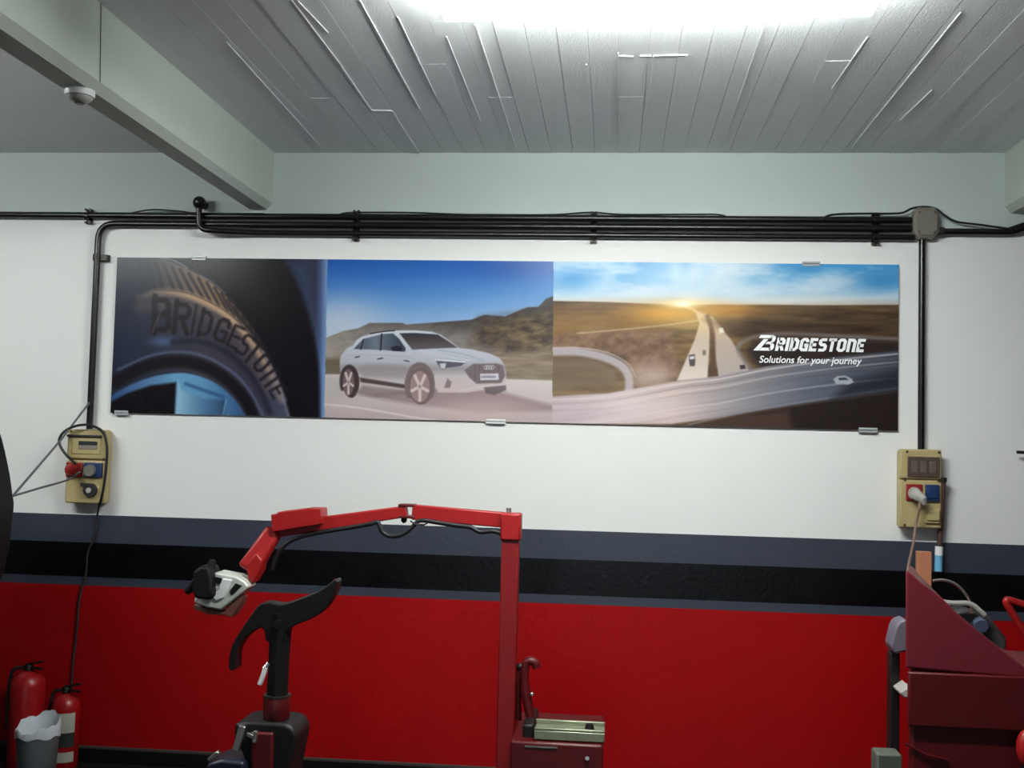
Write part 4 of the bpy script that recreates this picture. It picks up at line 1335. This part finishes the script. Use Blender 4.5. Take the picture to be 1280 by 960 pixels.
x_rr = P(1400, 850, ym).x
MB().add([(x_l, ym - 0.09, 0), (x_rr, ym - 0.09, 0), (x_rr, ym + 0.4, 0), (x_l + 0.15, ym + 0.4, 0)] + [(x_l, ym - 0.09, zb_), (x_rr, ym - 0.09, zb_), (x_rr, ym + 0.4, zb_), (x_l + 0.15, ym + 0.4, zb_)], [(0, 1, 2, 3), (4, 5, 6, 7), (0, 1, 5, 4), (1, 2, 6, 5), (2, 3, 7, 6), (3, 0, 4, 7)]).build('body', M_MACHRED2, t, bevel=0.02)
MB().box((x_l - 0.004, ym - 0.112, zb_ - 0.20), (x_rr, ym - 0.088, zb_ - 0.006)).build('front_panel', M_MACHRED2, t, bevel=0.006)
a, b = P(1132, 930, ym - 0.1), P(1185, 950, ym - 0.1)
MB().tube([(a.x, ym - 0.095, a.z), ((a.x + b.x) / 2, ym - 0.10, (a.z + b.z) / 2 - 0.012), (b.x, ym - 0.095, b.z)], 0.005, 8).build('trim_wire', M_MACHRED2, t)
MB().prism(pts2([(1117, 782), (1121, 776), (1130, 772), (1134, 776), (1134, 812), (1116, 816), (1111, 806)], ym + 0.05), ym + 0.02, ym + 0.12).build('side_pad', material('mauve_grey_plastic', (100, 94, 106), 0.5), t, bevel=0.012)
MB().prism(pts2([(1120, 862), (1133, 853), (1137, 870), (1126, 869)], ym), ym - 0.05, ym + 0.06).build('side_lug', M_GREYPL, t, bevel=0.006)
MB().box((P(1118, 900, ym).x, ym + 0.06, 0), (P(1130, 900, ym).x, ym + 0.12, P(1124, 820, ym).z)).build('side_rail', M_IRON, t, bevel=0.004)

# chrome wire bracket behind the hood
yw = -0.66
t = thing('wire_bracket', 'bent pale wire bracket behind the maroon hood', 'bracket', tuple(P(1200, 760, yw)))
w1 = [Vector(v) for v in spline([tuple(P(a, b, yw)) for a, b in ((1166, 726), (1178, 725), (1192, 729), (1204, 739), (1213, 753), (1216, 765))], 5)]
MB().tube(w1, 0.006, 8).build('upper_wire', M_STEEL, t)
w1 = [Vector(v) for v in spline([tuple(P(a, b, yw - 0.02)) for a, b in ((1176, 752), (1190, 754), (1208, 754), (1217, 757), (1224, 763), (1231, 769))], 5)]
MB().tube(w1, 0.011, 8).build('lower_wire', M_GREYPL, t)
MB().tube([P(1214, 757, yw - 0.02), P(1215.5, 766, yw - 0.02)], 0.007, 8).build('wire_hook', M_STEEL, t)
MB().prism(pts2([(1190, 768), (1212, 762), (1240, 772), (1262, 800), (1262, 850), (1190, 850)], yw), yw + 0.03, yw + 0.16).build('bracket_block', material('dark_mottled_casting', (62, 58, 60), 0.5, noise=0.4, nscale=18), t, bevel=0.012)
MB().box((P(1200, 850, yw).x, yw + 0.05, 0), (P(1250, 850, yw).x, yw + 0.14, P(1220, 845, yw).z)).build('stand', M_IRON, t)
MB().tube([P(1224, 778, yw + 0.02), P(1227, 783, yw - 0.02)], 0.028, 16).build('dial', material('blue_grey_dial', (80, 88, 116), 0.35), t)

# wooden batten leaning behind the hood
yo = -0.62
a, b = P(1146, 689, yo), P(1163, 689, yo)
tag(MB().box((a.x, yo - 0.02, 0), (b.x, yo + 0.02, a.z)).build('wooden_batten', M_WOOD, bevel=0.002), 'upright wooden batten rising behind the maroon hood', 'batten')

# red tube frame at the right edge
yr = -0.5
t = thing('red_tube_frame', 'bright red tube frame cut by the right edge of the picture', 'frame', (P(1300, 800, yr).x, yr, 0))
fr = fillet([P(1330, 772, yr), P(1254, 747.5, yr), P(1305, 832, yr)], 0.035, 6)
MB().tube(fr, 0.016, 12).build('upper_tube', M_MACHRED, t)
xe = P(1305, 832, yr).x
MB().tube([P(1305, 832, yr), (xe + 0.02, yr, 0.02)], 0.016, 12).build('leg', M_MACHRED, t)
MB().tube([P(1330, 772, yr), (P(1330, 772, yr).x + 0.01, yr, 0.02)], 0.016, 12).build('leg', M_MACHRED, t)
MB().box((xe - 0.03, yr - 0.2, 0), (xe + 0.14, yr + 0.2, 0.025)).build('foot', M_MACHRED, t, bevel=0.004)
# red knob low at the edge and a grey foot block by the rail
kb = P(1282, 935, ym - 0.2)
t = thing('pedal_lever', 'red pedal knob at the lower right edge', 'pedal', (kb.x, kb.y, 0))
MB().ball(kb, 0.045, 16, 10, (0.7, 0.7, 1.4)).build('knob', M_MACHRED, t)
MB().tube([(kb.x, kb.y, kb.z), (kb.x, kb.y, 0.0)], 0.014, 10).build('stem', M_IRON, t)
fb0, fb1 = P(1096, 942, ym - 0.24), P(1128, 946, ym - 0.24)
tag(MB().box((fb0.x, ym - 0.24, 0), (fb1.x, ym - 0.15, fb0.z)).build('foot_block', material('grey_green_block', (86, 90, 80), 0.6, noise=0.2), bevel=0.008), 'grey-green block at the foot of the maroon balancer', 'block')

# ------------------------------------------------------------------ left foot of the wall: extinguishers and bin
def extinguisher(px, pw_, top, y, label, tilt=0.0, with_label=False):
    c = P(px, top, y)
    r = abs(P(px + pw_ / 2, 900, y).x - P(px - pw_ / 2, 900, y).x) / 2
    t = thing('fire_extinguisher', label, 'extinguisher', (c.x, y, 0), 'fire extinguishers at the wall')
    h = c.z
    MB().lathe((c.x, y, 0), [(r * .9, 0), (r, 0.02), (r, h - 0.075), (r * .92, h - 0.04), (r * .6, h - 0.012), (0.024, h)], 28).build('cylinder', M_EXT, t)
    MB().lathe((c.x, y, h - 0.005), [(0.022, 0), (0.022, 0.03), (0.014, 0.04)], 16).build('valve', M_IRON, t)
    MB().bar((c.x - 0.01, y, h + 0.032), (c.x + 0.085, y - 0.02, h + 0.052), 0.022, 0.008).build('lever_handle', M_IRON, t)
    MB().bar((c.x - 0.01, y, h + 0.018), (c.x + 0.08, y - 0.02, h + 0.014), 0.022, 0.008).build('carry_handle', M_IRON, t)
    hs_ = [Vector(v) for v in spline([(c.x - 0.02, y, h + 0.015), (c.x - r * .9, y - 0.01, h), (c.x - r - 0.012, y - 0.01, h - 0.1), (c.x - r - 0.012, y - 0.01, h * .4)], 5)]
    MB().tube(hs_, 0.009, 8).build('hose', M_CABLE, t)
    if with_label:
        for z0_, z1_, m in ((h - 0.185, h - 0.088, M_LABEL), (h - 0.255, h - 0.187, M_LABELD), (h - 0.33, h - 0.28, M_LABEL)):
            vs, fs = [], []
            for k in range(15):
                a = math.radians(-158 + 136 * k / 14)
                vs += [(c.x + (r + .001) * math.cos(a), y + (r + .001) * math.sin(a), z0_), (c.x + (r + .001) * math.cos(a), y + (r + .001) * math.sin(a), z1_)]
                if k:
                    fs.append((2 * k - 2, 2 * k, 2 * k + 1, 2 * k - 1))
            MB().add(vs, fs).build('paper_label', m, t)
    return t


extinguisher(36, 40, 838, -0.14, 'plain dark red fire extinguisher behind the bin at the lower left')
extinguisher(83, 33, 866, -0.13, 'smaller red fire extinguisher with a pale paper label', with_label=True)
yn = -0.50
bc = P(48, 908, yn)
br = 0.097
t = thing('waste_bin', 'grey metal waste bin with a white liner at the lower left', 'bin', (bc.x, yn, 0))
hb = P(48, 912, yn).z
MB().lathe((bc.x, yn, 0), [(br * .8, 0), (br * .82, 0.01), (br, hb), (br * .97, hb), (br * .8, 0.03)], 32).build('bin_body', M_BIN, t)
lv_, lf_ = [], []
SEG = 40
for j in range(4):
    for k in range(SEG):
        a = 2 * math.pi * k / SEG
        rise = 0.035 + 0.03 * math.sin(a * 1 + 0.4) + 0.008 * math.sin(5 * a) + 0.005 * math.sin(11 * a)
        rr = [br * 1.03, br * 1.05, br * 1.0, br * 0.86][j] * (1 + 0.015 * math.sin(9 * a + j))
        zz = [hb - 0.025, hb + rise * 0.4, hb + rise, hb - 0.05][j] - (0.006 * math.sin(7 * a) if j == 0 else 0)
        lv_.append((bc.x + rr * math.cos(a), yn + rr * math.sin(a), zz))
for j in range(3):
    for k in range(SEG):
        k2 = (k + 1) % SEG
        lf_.append((j * SEG + k, j * SEG + k2, (j + 1) * SEG + k2, (j + 1) * SEG + k))
MB().add(lv_, lf_).build('bin_liner', M_BAG, t, angle=70)
